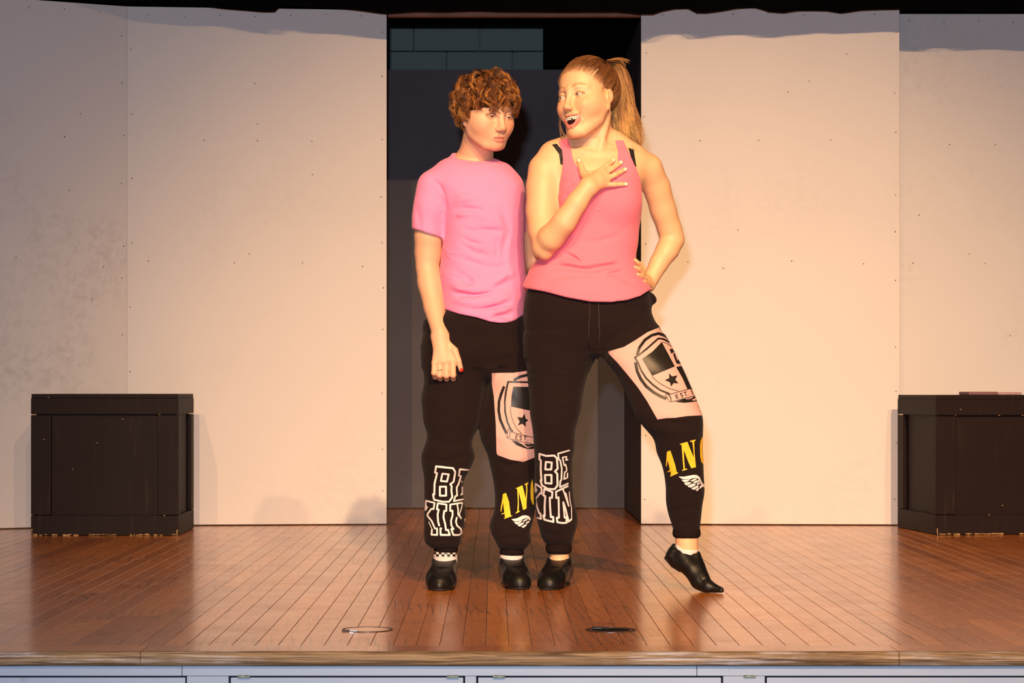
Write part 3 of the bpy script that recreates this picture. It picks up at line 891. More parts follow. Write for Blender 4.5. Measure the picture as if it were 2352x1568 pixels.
def decal(name, polys, bvh, off, mat, parent, step=3.0, label=None):
    """flat print: polygons given on the picture plane, laid on the cloth surface they stand on"""
    tris = []
    for p in polys:
        p = [Vector((q[0], q[1])) for q in p]
        if len(p) == 3: tris.append(p); continue
        t = tessellate_polygon([[Vector((q.x, q.y, 0)) for q in p]])
        for a, b, c in t: tris.append([p[a], p[b], p[c]])
    bm = bmesh.new(); cache = {}
    def pt(q):
        k = (round(q.x, 3), round(q.y, 3))
        if k not in cache:
            h = hit(bvh, q.x, q.y, off); cache[k] = None if h is None else bm.verts.new(h)
        return cache[k]
    st = list(tris)
    while st:
        a, b, c = st.pop()
        L = [(b - a).length, (c - b).length, (a - c).length]; m = max(L)
        if m > step:
            i = L.index(m); q = [a, b, c]; u, v, w = q[i], q[(i+1) % 3], q[(i+2) % 3]; mid = (u + v) / 2
            st.append([u, mid, w]); st.append([mid, v, w]); continue
        vs = [pt(a), pt(b), pt(c)]
        if None in vs or len(set(vs)) < 3: continue
        if max((vs[0].co - vs[1].co).length, (vs[1].co - vs[2].co).length, (vs[0].co - vs[2].co).length) > 0.02: continue
        try: bm.faces.new(vs)
        except ValueError: pass
    me = bpy.data.meshes.new(name); bm.to_mesh(me); bm.free()
    for p in me.polygons: p.use_smooth = True
    o = link(name, me, mat, parent)
    if label: o['label'] = label
    return o
def zoomed(x0, y0, s): return lambda pts: [(x0 + x / s, y0 + y / s) for x, y in pts]

def poly2d(pts_px, Y, lo_y, hi_y):
    """upright prism over an outline given in picture measures at depth Y; negative inside"""
    W_ = [P(a, b, Y) for a, b in pts_px]; q = np.array([(p.x, p.z) for p in W_])
    def fn(X, Yv, Z):
        x = X; z = Z; d2 = None; ins = None
        n = len(q)
        for i in range(n):
            a = q[i]; b = q[(i+1) % n]; e = b - a
            wx, wz = x - a[0], z - a[1]
            t = np.clip((wx * e[0] + wz * e[1]) / (e @ e + 1e-12), 0, 1)
            dd = (wx - t * e[0]) ** 2 + (wz - t * e[1]) ** 2
            d2 = dd if d2 is None else np.minimum(d2, dd)
            c = ((a[1] > z) != (b[1] > z)) & (x < (b[0] - a[0]) * (z - a[1]) / (b[1] - a[1] + 1e-12) + a[0])
            ins = c if ins is None else ins ^ c
        return np.where(ins, -np.sqrt(d2), np.sqrt(d2))
    return fn, np.array([q[:, 0].min(), lo_y, q[:, 1].min()]), np.array([q[:, 0].max(), hi_y, q[:, 1].max()])
def both(a, b):
    """intersection of two shapes, with the first one's extent"""
    fa, lo, hi = a; fb = b[0]
    return (lambda X, Y, Z: np.maximum(fa(X, Y, Z), fb(X, Y, Z))), lo, hi
def grow(a, g):
    fa, lo, hi = a; return (lambda X, Y, Z: fa(X, Y, Z) - g), lo - abs(g), hi + abs(g)
def less(a, b):
    fa, lo, hi = a; fb = b[0]
    return (lambda X, Y, Z: np.maximum(fa(X, Y, Z), -fb(X, Y, Z))), lo, hi
def clipn(a, n, p):
    """keep the part of a where n.(x-p) < 0"""
    n = np.array(n, float); n /= np.linalg.norm(n); d = float(n @ np.array(p, float)); fa, lo, hi = a
    return (lambda X, Y, Z: np.maximum(fa(X, Y, Z), n[0] * X + n[1] * Y + n[2] * Z - d)), lo, hi
def LP(pts):   # [(px,py,Y,r)] -> limb points
    return [(np.array(P(a, b, c)), r) for a, b, c, r in pts]

def skull_hit(c0, U, g=0.0):
    """distance from c0 along unit directions U to the outside of the skull shapes, plus g"""
    U = np.atleast_2d(U); best = np.zeros(len(U))
    for c, r in (((0, .020, .036), (.0735, .094, .084)), ((0, -.026, .040), (.063, .056, .058))):
        c = np.array(c); r = np.array(r); p = (np.array(c0) - c) / r; d = U / r
        A_ = (d * d).sum(1); B_ = (d * p).sum(1); C_ = (p * p).sum() - 1; D = np.maximum(B_ * B_ - A_ * C_, 0)
        best = np.maximum(best, (-B_ + np.sqrt(D)) / A_)
    return best + g
def hand_prims(wrist, rw, knk, pip, dip, tip, rf, thumb, rt, palm_k=0.010, squash_dir=None):
    out = []
    w = np.array(wrist)
    kn = [np.array(k) for k in knk]
    # palm: a fan of flattened rays from wrist to each knuckle
    for i, k in enumerate(kn):
        a = w + (k - w) * 0.05 + (kn[i] - sum(kn) / 4) * 0.45
        out.append(add(limb([(a, rw * 0.58), (w * 0.45 + k * 0.55, rw * 0.48), (k, rf[i] * 1.12)]), palm_k))
    out.append(add(limb([(w, rw * 0.8), ((w + sum(kn) / 4) / 2, rw * 0.54), (sum(kn) / 4, rf[1])]), palm_k))
    for i in range(4):
        r = rf[i]
        out.append(add(limb([(kn[i], r * 1.08), (np.array(pip[i]), r * 1.0), (np.array(dip[i]), r * 0.92), (np.array(tip[i]), r * 0.80)]), 0.0028))
        out.append(add(ell(np.array(pip[i]), (r * 1.06,) * 3), 0.003))
    th = [np.array(t) for t in thumb]
    out.append(add(limb([(t, r) for t, r in zip(th, rt)]), 0.005))
    return out

# ---------------------------------------------------------------- head
def head_prims(R, o, s=1.0, open_=0.0, lids=0.0045, lz=0.0, ridge=1.0, jaw=1.0, nose=1.0, eyew=.0128):
    """a head in its own frame (face towards -y, eyes at z=0), placed by R, o and scaled by s"""
    L = []
    def A(sh, k): L.append(add(scaled(sh), k))
    def C(sh, k): L.append(cut(scaled(sh), k))
    def scaled(sh):
        fn, lo, hi = sh
        g = (lambda X, Y, Z: s * fn(X / s, Y / s, Z / s), lo * s, hi * s)
        return local(g, R, o)
    J = -0.016 * open_
    A(ell((0, .020, .036), (.0735, .094, .084)), 0)
    A(ell((0, -.026, .040), (.063, .056, .058)), .025)
    A(ell((0, -.022, -.022), (.0615, .060, .072)), .025)
    A(ell((0, -.030, -.062 + J * .5), (.046 * jaw, .050, .042)), .03)
    for q in (-1, 1):
        A(limb([((q*.058, .004, -.030), .016), ((q*.052*jaw, -.012, -.062 + J*.4), .015 * jaw), ((q*.026*jaw, -.058, -.092 + J), .014)]), .028)
        A(ell((q*.034, -.056, -.036), (.025, .022, .028)), .028)
        A(limb([((q*.006, -.0790, .020), .0085 * ridge), ((q*.026, -.0775, .0230), .0085 * ridge), ((q*.047, -.061, .017), .008 * ridge)]), .018)
    A(ell((0, -.072, -.092 + J), (.019, .016, .016)), .022)
    A(ell((0, -.073 if open_ < .3 else -.069, -.060 + J * .4), (.027, .017, .026)), .020)
    for q in (-1, 1):
        C(ell((q*.032, -.0915, .001), (.0175, .0135, .0100)), .014)
    A(limb([((0, -.080, .014), .0078 * nose), ((0, -.0915, -.012), .0088 * nose), ((0, -.1015, -.034), .0105 * nose)]), .018)
    A(ell((0, -.1025, -.0365), (.0108, .0095, .0085)), .008)
    for q in (-1, 1):
        A(ell((q*.0120*nose, -.0935, -.0410), (.0070*nose, .0105, .0072*nose)), .006)
        C(ell((q*.0062, -.0990, -.0478), (.0036, .0060, .0028)), .002)
        A(ell((q*.054, -.030, -.024), (.017, .028, .028)), .028)
        # eyeball under the lids
        A(ell((q*.0315, -.0710, .000), (.0150, .0142, .0142)), .004)
        C(ell((q*.0315, -.0870, -.0008 + lz), (eyew, .0125, lids)), .0015)
        C(limb([((q*.019, -.0880, .0082), .0010), ((q*.031, -.0885, .0105), .0014), ((q*.044, -.0800, .0075), .0010)]), .004)
    # lips
    mz = -.0690
    if open_ < .3:
        A(limb([((-.0225, -.0820, mz-.001), .0024), ((-.009, -.0905, mz+.0032), .0040), ((0, -.0915, mz+.0025), .0038), ((.009, -.0905, mz+.0032), .0040), ((.0225, -.0820, mz-.001), .0024)]), .006)
        A(limb([((-.0205, -.0820, mz-.004), .0026), ((-.008, -.0890, mz-.0075), .0047), ((.008, -.0890, mz-.0075), .0047), ((.0205, -.0820, mz-.004), .0026)]), .006)
        C(limb([((-.0225, -.087, mz-.001), .0012), ((-.008, -.0955, mz-.0018), .0036), ((.008, -.0955, mz-.0018), .0036), ((.0225, -.087, mz-.001), .0012)]), .001)
        C(ell((0, -.0965, -.0560), (.0035, .006, .0060)), .004)
    else:
        wz = mz + .004; lz = mz - .020 * open_ - .004
        A(limb([((-.0310, -.0715, wz+.0080), .0010), ((-.012, -.0885, wz+.0045), .0034), ((0, -.0915, wz+.0030), .0034), ((.012, -.0885, wz+.0045), .0034), ((.0310, -.0715, wz+.0080), .0010)]), .005)
        A(limb([((-.0305, -.0710, wz+.0065), .0010), ((-.017, -.0830, (wz+lz)/2-.001), .0048), ((-.007, -.0880, lz), .0060), ((.007, -.0880, lz), .0060), ((.017, -.0830, (wz+lz)/2-.001), .0048), ((.0305, -.0710, wz+.0065), .0010)]), .005)
        C(ell((0, -.0860, wz-.0055), (.0235, .0220, .0066)), .001); C(limb([((-.0275, -.0765, wz+.0060), .0016), ((-.016, -.088, wz-.003), .0055)]), .001); C(limb([((.0275, -.0765, wz+.0060), .0016), ((.016, -.088, wz-.003), .0055)]), .001)
        C(limb([((-.0140, -.088, wz-.006), .0050), ((0, -.091, (wz+lz)/2), .0075), ((.0140, -.088, wz-.006), .0050)]), .001)
        C(ell((0, -.0760, (wz+lz)/2-.001), (.0185, .022, .0085)), .001)
        for q in (-1, 1): A(ell((q*.036, -.066, -.030), (.017, .015, .014)), .016)
        for q in (-1, 1): C(limb([((q*.020, -.093, -.046), .002), ((q*.031, -.084, -.058), .003), ((q*.034, -.078, -.070), .002)]), .010)
    # ears
    for q in (-1, 1):
        A(ell((q*.0755, .014, -.004), (.0070, .0160, .0235), rot('X', -12)), .004)
        A(ell((q*.0735, .005, -.0350), (.0068, .0095, .0120)), .005)
        C(ell((q*.0840, .010, -.004), (.0075, .0085, .0150), rot('X', -12)), .0025); A(limb([((q*.0775, .008, -.010), .0022), ((q*.0795, .013, .000), .0022), ((q*.0790, .010, .010), .002)]), .003)
    return L

def head_tint(V, base, R, o, s=1.0, open_=0.0, blush=0.5, brow=(0.16, 0.07, 0.03), browk=0.7, lip=(0.50, 0.13, 0.11), brow_up=0.0):
    Q = ((V - np.array(o)) @ np.array(R)) / s
    c = np.tile(np.array(base), (len(V), 1)).astype(float)
    x, y, z = np.abs(Q[:, 0]), Q[:, 1], Q[:, 2]
    near = (np.linalg.norm(Q, axis=1) < 0.17)
    def g(cx, cy, cz, r): return np.exp(-(((x - cx) ** 2 + (y - cy) ** 2 + (z - cz) ** 2) / r ** 2))
    def mixc(col, k):
        nonlocal c
        k = np.clip(k, 0, 1)[:, None] * near[:, None]; c = c * (1 - k) + np.array(col) * k
    red = np.array(base) * np.array([1.0, 0.66, 0.58])
    mixc(red, blush * g(.036, -.070, -.036, .030)); mixc(red, blush * .8 * g(0, -.106, -.038, .013)); mixc(red, blush * .6 * g(.077, .012, -.01, .03))
    mixc(red, blush * .5 * g(0, -.08, -.105, .02))
    # lips
    mz = -.069
    if open_ < .3:
        e = np.minimum(((x / .0235) ** 2 + ((z - (mz - .0025)) / .0125) ** 2), 9)
        k = 1 / (1 + np.exp((e - 0.85) * 14)); k = k * (y < -.078)
    else:
        wz = mz + .004; lz = mz - .020 * open_ - .004; m = (wz + lz) / 2
        e = np.minimum(((x / .0320) ** 2 + ((z - m - .009 * (x / .031) ** 2) / (abs(wz - lz) / 2 + .0066)) ** 2), 9)
        k = 1 / (1 + np.exp((e - 0.95) * 14)); k = k * (y < -.062)
    mixc(lip, k * 0.85)
    if open_ > .3:
        inner = ((x / .024) ** 2 + ((z - m - .003 * (x / .028) ** 2) / (abs(wz - lz) / 2 + .001)) ** 2 < 1) & (y > -.078) & (y < -.04)
        mixc((.07, .010, .010), inner.astype(float))
    # brows: darker arc
    bx = np.clip((x - .012) / .036, 0, 1); bz = .0200 + brow_up + (.0065 + brow_up * .5) * np.sin(bx * 2.4) - .002 * bx
    k = np.exp(-((z - bz) / .0038) ** 2) * (x > .010) * (x < .050) * (y < -.04) * (1 - 0.5 * bx) * np.clip((x - .010) / .009, 0, 1)
    mixc(brow, k * browk)
    # lash lines
    e = np.sqrt(((x - .0315) / .0140) ** 2 + ((z + .0008) / (.0062)) ** 2)
    k = np.exp(-((e - 1) / .22) ** 2) * (y < -.068) * (z > -.002)
    mixc((.08, .03, .02), k * 0.8)
    return c

def eyes(R, o, s, gaze, parent, iris=(0.10, 0.06, 0.03)):
    R = np.array(R)
    for q in (-1, 1):
        c = np.array(o) + R @ (np.array([q*.0315, -.0710, 0]) * s)
        g = R @ (np.array(gaze) / np.linalg.norm(gaze)); r = .0126 * s
        bm = bmesh.new(); bmesh.ops.create_uvsphere(bm, u_segments=28, v_segments=20, radius=r)
        Rm = Vector((0, 0, 1)).rotation_difference(Vector(g)).to_matrix()
        for v in bm.verts: v.co = Rm @ v.co + Vector(c)
        e = link('eyeball', mesh_of(bm, 'eyeball', True), M_EYE, parent)
        for nm, rr, up, m in (('iris', .0056 * s, .0003, plain('iris', iris, 0.2, 0.5, nscale=300, var=0.4)), ('pupil', .0026 * s, .0005, M_BRA)):
            bm = bmesh.new(); n = 20; rings = []
            for k in range(4):
                a = math.asin(min(1, rr * (k + 0.001) / 3 / r)) ; rings.append([bm.verts.new(Rm @ Vector((math.sin(a) * (r + up) * math.cos(2*math.pi*i/n), math.sin(a) * (r + up) * math.sin(2*math.pi*i/n), math.cos(a) * (r + up))) + Vector(c)) for i in range(n)])
            for k in range(3):
                for i in range(n):
                    j = (i+1) % n; bm.faces.new((rings[k][i], rings[k][j], rings[k+1][j], rings[k+1][i]))
            link(nm, mesh_of(bm, nm, True), m, e)

def shoe(name, ankle, ang, parent, L=0.235, wid=1.0, label=None):
    """slip-on dance shoe, flat on the floor; ankle = (x,y) under the ankle, toe points along ang (0 = towards camera)"""
    a = math.radians(ang); d = np.array([math.sin(a), -math.cos(a), 0.0]); sd = np.array([math.cos(a), math.sin(a), 0.0]); up = np.array([0, 0, 1.0])
    O = np.array([ankle[0], ankle[1], 0.0])
    p = lambda f, s_, z: O + d * f + sd * s_ + up * z
    pr = [add(limb([(p(-.045, 0, .036), .034 * wid), (p(.03, 0, .034), .034 * wid), (p(.105, 0, .030), .044 * wid), (p(.150, 0, .020), .036 * wid), (p(L - .058, 0, .014), .020 * wid)]), 0.02),
          add(limb([(p(-.030, 0, .066), .038), (p(.012, 0, .074), .0400), (p(.060, 0, .056), .038), (p(.11, 0, .036), .034)]), 0.02),
          add(limb([(p(.12, .018, .018), .024), (p(.16, .012, .014), .018)]), 0.015), add(limb([(p(.12, -.018, .018), .024), (p(.155, -.014, .014), .018)]), 0.015)]
    pr.append(cut(limb([(p(-.014, 0, .130), .036), (p(-.010, 0, .085), .0345), (p(-.008, 0, .06), .030)]), 0.003))
    hs = (lambda X, Y, Z: 0 * X + 0 * Y + (0.0075 - Z)); lo = O - .3; hi = O + .3
    pr.append(keep((hs, lo, hi)))
    hs2 = (lambda X, Y, Z: (X - O[0]) * d[0] * .28 + (Y - O[1]) * d[1] * .28 + Z - 0.094); pr.append(keep((hs2, lo, hi)))
    # creases over the toes
    for f, hgt in ((.098, .066), (.112, .060), (.128, .053)):
        pr.append(fold([p(f, -.03, hgt - .012), p(f + .004, 0, hgt), p(f, .03, hgt - .012)], .005, -.0022))
    o, V, Q = sdf_obj(name, pr, 0.0026, M_SHOE, parent)
    if label: o['label'] = label
    sp = [add(limb([(p(-.042, 0, .004), .026 * wid), (p(.03, 0, .004), .025 * wid), (p(.105, 0, .004), .038 * wid), (p(.150, 0, .004), .032 * wid), (p(L - .058, 0, .004), .019 * wid)]), 0.01)]
    sp.append(keep(((lambda X, Y, Z: 0 * X + 0 * Y + np.maximum(0.0004 - Z, Z - 0.0085)), lo, hi)))
    sdf_obj('sole', sp, 0.0025, M_SOLE, o, smooth=0)
    return o
def finish(root):
    bpy.context.view_layer.update()
    inv = root.matrix_world.inverted()
    for c in root.children: c.matrix_parent_inverse = inv
# ================================================================ performer in the pink T-shirt (photo left)
def build_boy():
    YC = 7.70
    foot = P(1100, 1340, 7.62)
    root = empty('person', (foot.x, 7.62, 0)); tag(root, 'curly auburn haired person in a pink T-shirt, head down, arm hanging', 'person', 'two performers on the stage')
    R = rot('Z', 32) @ rot('X', 12) @ rot('Y', 0)
    S = 1.03
    eyemid = np.array(P(1147, 265.5, 7.585)); o = eyemid - R @ (np.array([0, -.0755, 0]) * S)
    neck = limb(LP([(1092, 400, 7.735, .060), (1091, 366, 7.730, .0575), (1097, 335, 7.705, .0515), (1102, 300, 7.680, .050), (1104, 275, 7.675, .050)]))
    torso_rows = [(352, 1040, 1112, .050, 7.745), (362, 1030, 1130, .062, 7.735), (374, 1008, 1152, .074, 7.725), (388, 996, 1174, .086, 7.715), (410, 990, 1192, .098, 7.705), (450, 1000, 1203, .110, YC), (490, 1014, 1204, .116, YC),
                  (545, 1019, 1203, .118, YC), (600, 1011, 1207, .115, YC), (640, 1010, 1210, .118, YC), (680, 1013, 1207, .125, YC), (707, 1016, 1205, .130, YC), (735, 1019, 1204, .133, YC), (760, 1022, 1203, .133, YC)]
    T = rows_px(torso_rows, YC)
    torso = loft(T, 2.3)
    sl_r = limb(LP([(1032, 402, 7.70, .046), (997, 428, 7.69, .0535), (987, 480, 7.68, .0545), (980, 552, 7.68, .0515)]))
    sl_l = limb(LP([(1150, 402, 7.72, .044), (1166, 430, 7.73, .0515), (1172, 480, 7.77, .0520), (1176, 545, 7.81, .0500)]))
    a0, a1 = np.array(P(943, 525, 7.68)), np.array(P(1016, 546, 7.68)); n_r = np.cross(a1 - a0, [0, 1, 0]); n_r = n_r * (-1 if n_r[2] > 0 else 1)
    n_l = np.array([0.0, 0.25, -1.0]); pl = np.array(P(1176, 530, 7.80))
    # shirt
    pr = [add(torso, 0), add(clipn(sl_r, n_r, a0), .022), add(clipn(sl_l, n_l, pl), .022)]
    hemline = [(1000, 706), (1019, 708), (1036, 715), (1054, 721), (1097, 730), (1125, 739), (1148, 742), (1165, 741), (1180, 737), (1203, 722), (1225, 716)]
    hem2 = [(1240, 716)] + [(a, b) for a, b in hemline[::-1]] + [(900, 700), (900, 780), (1300, 780), (1300, 716)]
    # creases, from the photograph
    F = 7.585
    for pts, r, dpt in (
        ([(1028, 492), (1042, 487), (1064, 478), (1104, 481)], .007, -.010), ([(1030, 500), (1045, 494), (1075, 490)], .010, .006),
        ([(1035, 420), (1034, 450), (1033, 480)], .010, -.004), ([(1038, 470), (1060, 455), (1100, 450)], .016, .004),
        ([(1018, 668), (1050, 675), (1090, 679), (1132, 672)], .008, -.010), ([(1025, 655), (1060, 662), (1110, 664)], .013, .006), ([(1040, 690), (1085, 695), (1130, 690)], .013, .006),
        ([(1135, 660), (1160, 650), (1190, 640), (1208, 628)], .009, -.008), ([(1140, 645), (1170, 630), (1200, 612)], .012, .005),
        ([(1085, 712), (1120, 708), (1150, 702), (1175, 690)], .009, -.009), ([(1130, 728), (1165, 724), (1200, 706)], .009, -.009), ([(1090, 722), (1130, 718), (1170, 708)], .009, .005),
        ([(1138, 668), (1155, 660), (1185, 660), (1198, 668)], .008, -.007), ([(1020, 690), (1032, 700), (1040, 710)], .006, -.006),
        ([(1155, 480), (1172, 530), (1160, 560), (1155, 600)], .012, -.006), ([(1180, 520), (1168, 570), (1172, 620)], .012, .004), ([(1130, 470), (1150, 520), (1150, 560)], .014, .003),
        ([(1052, 520), (1090, 531), (1150, 528)], .008, -.003), ([(1062, 545), (1080, 556), (1108, 560)], .006, -.004), ([(1140, 545), (1142, 580), (1138, 600)], .006, -.004), ([(1020, 560), (1028, 600), (1050, 640), (1090, 655)], .007, -.006),
        ([(1195, 560), (1180, 610), (1165, 640)], .007, -.006), ([(1205, 590), (1196, 630), (1180, 655)], .007, -.005), ([(1045, 395), (1070, 384), (1100, 388)], .007, -.003), ([(1110, 420), (1118, 445), (1135, 460)], .006, -.003),
        ([(1170, 400), (1168, 430), (1175, 460), (1172, 480)], .008, -.006), ([(1185, 420), (1180, 450), (1190, 475)], .008, -.005), ([(1130, 380), (1145, 410), (1150, 430)], .010, -.004),
        ([(1060, 560), (1090, 580), (1120, 585)], .010, -.0045), ([(1050, 590), (1080, 600), (1115, 612)], .010, -.0045), ([(1030, 590), (1050, 625), (1080, 640)], .008, -.006), ([(1045, 640), (1070, 640), (1085, 648)], .008, -.004),
        ([(1110, 612), (1150, 612), (1180, 602)], .009, -.004), ([(1100, 525), (1130, 530), (1160, 532)], .010, -.003), ([(960, 400), (985, 392), (1020, 385)], .006, -.002)):
        pr.append(fold_px(pts, F, r * .85, dpt * 2.0))
    for pts, r, dpt in (([(985, 408), (1010, 425), (1025, 450), (1026, 480)], .006, -.004), ([(955, 470), (962, 500), (966, 525)], .009, -.003), ([(1000, 505), (1012, 525), (1018, 540)], .008, -.004)):
        pr.append(fold_px(pts, 7.635, r, dpt * 1.5))
    pr.append(ripple((-.3, 7.5, .70), (.2, 7.9, 1.6), 22, 9, 46, .0014, 0.4, 31, 17))
    pr.append(cut(poly2d(hem2, 7.6, 7.4, 8.0), 0.004))
    # hollow sleeves and hem, neck opening
    pr.append(cut(clipn(grow(sl_r, -.0085), -n_r, a0 - n_r / np.linalg.norm(n_r) * .022), 0)); pr.append(cut(clipn(grow(sl_l, -.0085), -n_l, pl - n_l / np.linalg.norm(n_l) * .022), 0))
    Lp, Fp, Rp = np.array(P(1037, 352, 7.745)), np.array(P(1106, 374, 7.650)), np.array(P(1138, 363, 7.71))
    nn = np.cross(Fp - Lp, Rp - Lp); nn = nn / np.linalg.norm(nn); nn = nn if nn[2] > 0 else -nn
    pr.append(cut(clipn(grow(neck, .030), -nn, Fp), 0)); pr.append(cut(grow(neck, .003), 0.002))
    shirt, SV, SQ = sdf_obj('t_shirt', pr, 0.0040, M_TEE, root)
    cp = [add(grow(torso, .0016), 0), add(grow(sl_r, .0016), .022), add(grow(sl_l, .0016), .022), keep(grow(neck, .0215)), cut(grow(neck, .0035), 0), cut(clipn(grow(neck, .040), -nn, Fp + nn * .001), 0)]
    lo_c = np.array(P(1010, 410, 7.6)) - .02
    sdf_obj('collar', cp, 0.0024, M_TEE_RIB, shirt, box_=((lo_c[0], 7.58, P(0, 412, 7.6).z), (P(1175, 0, 7.7).x, 7.86, P(0, 330, 7.8).z)))
    # trousers
    pel = rows_px([(706, 1040, 1190, .085, 7.70), (728, 984, 1206, .114, 7.70), (770, 972, 1213, .125, 7.70), (820, 969, 1226, .122, 7.70), (842, 970, 1230, .105, 7.70)], YC)
    rl = rows_px([(795, 969, 1140, .095, 7.70), (838, 970, 1128, .098, 7.69), (872, 973, 1121, .095, 7.69), (924, 968, 1109, .090, 7.68), (969, 973, 1101, .086, 7.67), (1000, 982, 1089, .078, 7.665), (1020, 977, 1085, .078, 7.66), (1044, 969, 1090, .082, 7.66), (1060, 968, 1086, .080, 7.655),
                  (1079, 970, 1078, .074, 7.65), (1096, 974, 1068, .067, 7.65), (1148, 974, 1066, .064, 7.64), (1199, 973, 1069, .066, 7.62), (1231, 974, 1061, .063, 7.61), (1248, 980, 1058, .055, 7.61), (1257, 992, 1052, .043, 7.61)], YC)
    ll = rows_px([(795, 1100, 1236, .090, 7.70), (838, 1124, 1240, .096, 7.70), (907, 1112, 1244, .092, 7.695), (969, 1101, 1244, .088, 7.69), (1010, 1105, 1242, .082, 7.68), (1055, 1123, 1238, .078, 7.68), (1103, 1133, 1234, .070, 7.68),
                  (1165, 1135, 1231, .066, 7.67), (1197, 1127, 1225, .066, 7.66), (1226, 1129, 1219, .064, 7.65), (1240, 1136, 1221, .060, 7.65), (1253, 1142, 1212, .053, 7.65), (1261, 1147, 1204, .044, 7.65)], YC)
    pelvis, legr, legl = loft(pel, 2.3), loft(rl, 2.1), loft(ll, 2.1)
    tp = [add(pelvis, 0), add(legr, .02), add(legl, .012), add(ell(np.array(P(1124, 842, 7.665)), (.035, .070, .045)), .025)]
    for pts, Yf, r, dpt in (
        ([(1126, 838), (1150, 826), (1190, 820)], 7.585, .010, -.006), ([(1060, 765), (1100, 775), (1126, 770)], 7.585, .012, -.004), ([(1146, 745), (1145, 790), (1130, 832)], 7.58, .006, -.004),
        ([(975, 1052), (1020, 1060), (1085, 1040)], 7.585, .010, -.010), ([(970, 1075), (1010, 1072), (1070, 1082)], 7.585, .010, .006), ([(985, 1010), (1030, 1022), (1080, 1008)], 7.59, .012, -.007),
        ([(978, 1150), (1010, 1158), (1060, 1150)], 7.575, .009, -.004), ([(990, 1185), (1030, 1176), (1066, 1186)], 7.565, .008, -.005), ([(976, 1215), (1020, 1220), (1060, 1208)], 7.555, .009, -.004), ([(985, 1245), (1020, 1240), (1055, 1246)], 7.555, .008, -.007),
        ([(1130, 1060), (1170, 1070), (1225, 1056)], 7.61, .009, -.008), ([(1135, 1110), (1170, 1100), (1225, 1106)], 7.61, .010, -.004), ([(1132, 1216), (1160, 1222), (1212, 1206)], 7.59, .009, -.007),
        ([(1138, 1240), (1170, 1232), (1218, 1240)], 7.59, .008, -.009), ([(1146, 1255), (1175, 1246), (1208, 1250)], 7.60, .007, .005), ([(1105, 990), (1120, 1010), (1150, 1022)], 7.61, .012, -.006)):
        tp.append(fold_px(pts, Yf, r, dpt))
    tp.append(ripple((-.3, 7.4, .10), (.2, 7.9, .90), 19, 11, 38, .0016, 1.4, 21, 27))
    tr, TV, TQ = sdf_obj('trousers', tp, 0.0046, M_PANT, root)
    for xs, ys, Yc in (((996, 1052), (1249, 1268), 7.61), ((1148, 1203), (1254, 1275), 7.65)):
        cr = rows_px([(ys[0], xs[0] + 2, xs[1] - 2, .038, Yc), (ys[0] + 9, xs[0], xs[1], .040, Yc), (ys[1] - 2, xs[0] + 1, xs[1] - 1, .039, Yc), (ys[1], xs[0] + 3, xs[1] - 3, .036, Yc)], Yc)
        c_ = [add(loft(cr, 2.0), 0), ripple((-1, 7, 0), (1, 8, .3), 0, 0, 900, .0006)]
        sdf_obj('cuff', c_, 0.0028, M_RIB, tr)
    bv = bvh_of(TV, TQ)
    z1 = zoomed(960, 1060, 8.714); w = 36 / 8.714; polys = []
    for pts, cl, ww in (
        ([(365,95),(345,215),(385,225),(335,440),(330,660),(305,650),(325,760),(500,800),(620,800),(685,710),(665,580),(672,490),(645,450),(710,400),(745,200),(700,130)], 1, w),
        ([(490,235),(615,250),(580,395),(460,385)], 1, w), ([(440,500),(560,500),(562,680),(440,680)], 1, w),
        ([(1035,165),(835,150),(815,275),(855,285),(810,440),(770,520),(780,680),(745,690),(715,790),(925,748)], 0, w*.9), ([(905,500),(880,510),(882,620),(855,665),(900,645)], 0, w*.7), ([(860,380),(885,415)], 0, w*.4),
        ([(155,980),(165,780),(335,825),(315,950),(270,945),(195,1050),(200,1090),(280,1190),(345,1340),(385,1335),(385,1465),(275,1460),(285,1350)], 0, w*.9), ([(285,1350),(220,1200)], 0, w*.4), ([(165,880),(190,915),(155,970)], 0, w*.8),
        ([(430,1290),(405,1200),(395,1060),(415,960),(380,950),(400,830),(570,860),(565,985),(525,985),(510,1110),(545,1250),(560,1370),(600,1360),(635,1465),(455,1465),(450,1330),(480,1345)], 0, w),
        ([(890,820),(645,860),(645,985),(690,980),(690,1080),(660,1180),(665,1270),(710,1350),(665,1345),(705,1465),(820,1465),(870,1420),(850,1340),(780,1280),(755,1200),(775,1110)], 0, w*.95),
        ([(890,820),(860,950),(825,1050),(860,1150)], 0, w*.5), ([(780,840),(800,960),(800,1060),(860,1130)], 0, w*.8), ([(930,1140),(945,1220),(940,1340)], 0, w*.6)):
        polys += ribbon(z1(pts), ww, bool(cl))
    decal('slogan_print', polys, bv, .0012, M_WHITE, tr, label='white outlined block letters BE KIN down the shin')
    z2 = zoomed(1120, 840, 6.817); q = 1 / 6.817
    pa = decal('patch', [z2([(62,110),(400,108),(610,78),(800,70),(800,1400),(760,1420),(690,1450),(560,1500),(350,1465),(160,1395),(145,1370),(140,1300),(130,920),(100,480),(70,280)])], bv, .0010, M_PATCH, tr, label='pale pink thigh patch with a printed black shield crest')
    ink = []
    ink += ribbon(z2([(800,100),(610,145),(520,165),(470,188),(410,228)]), 42*q) + ribbon(z2([(262,320),(215,440),(182,560),(176,700),(200,840),(250,960),(300,1060)]), 42*q)
    ink += ribbon(z2([(800,235),(620,255),(322,250),(290,400),(270,560),(275,720),(310,880),(360,990),(395,1030)]), 28*q) + [z2([(400,325),(800,330),(800,725),(645,695),(365,635),(375,480)])]
    ink += ribbon(z2([(360,640),(360,740),(400,880),(460,990),(530,1060)]), 9*q) + [z2([(572,745),(590,825),(632,850),(590,885),(595,955),(540,905),(470,935),(500,870),(460,800),(540,810)])]
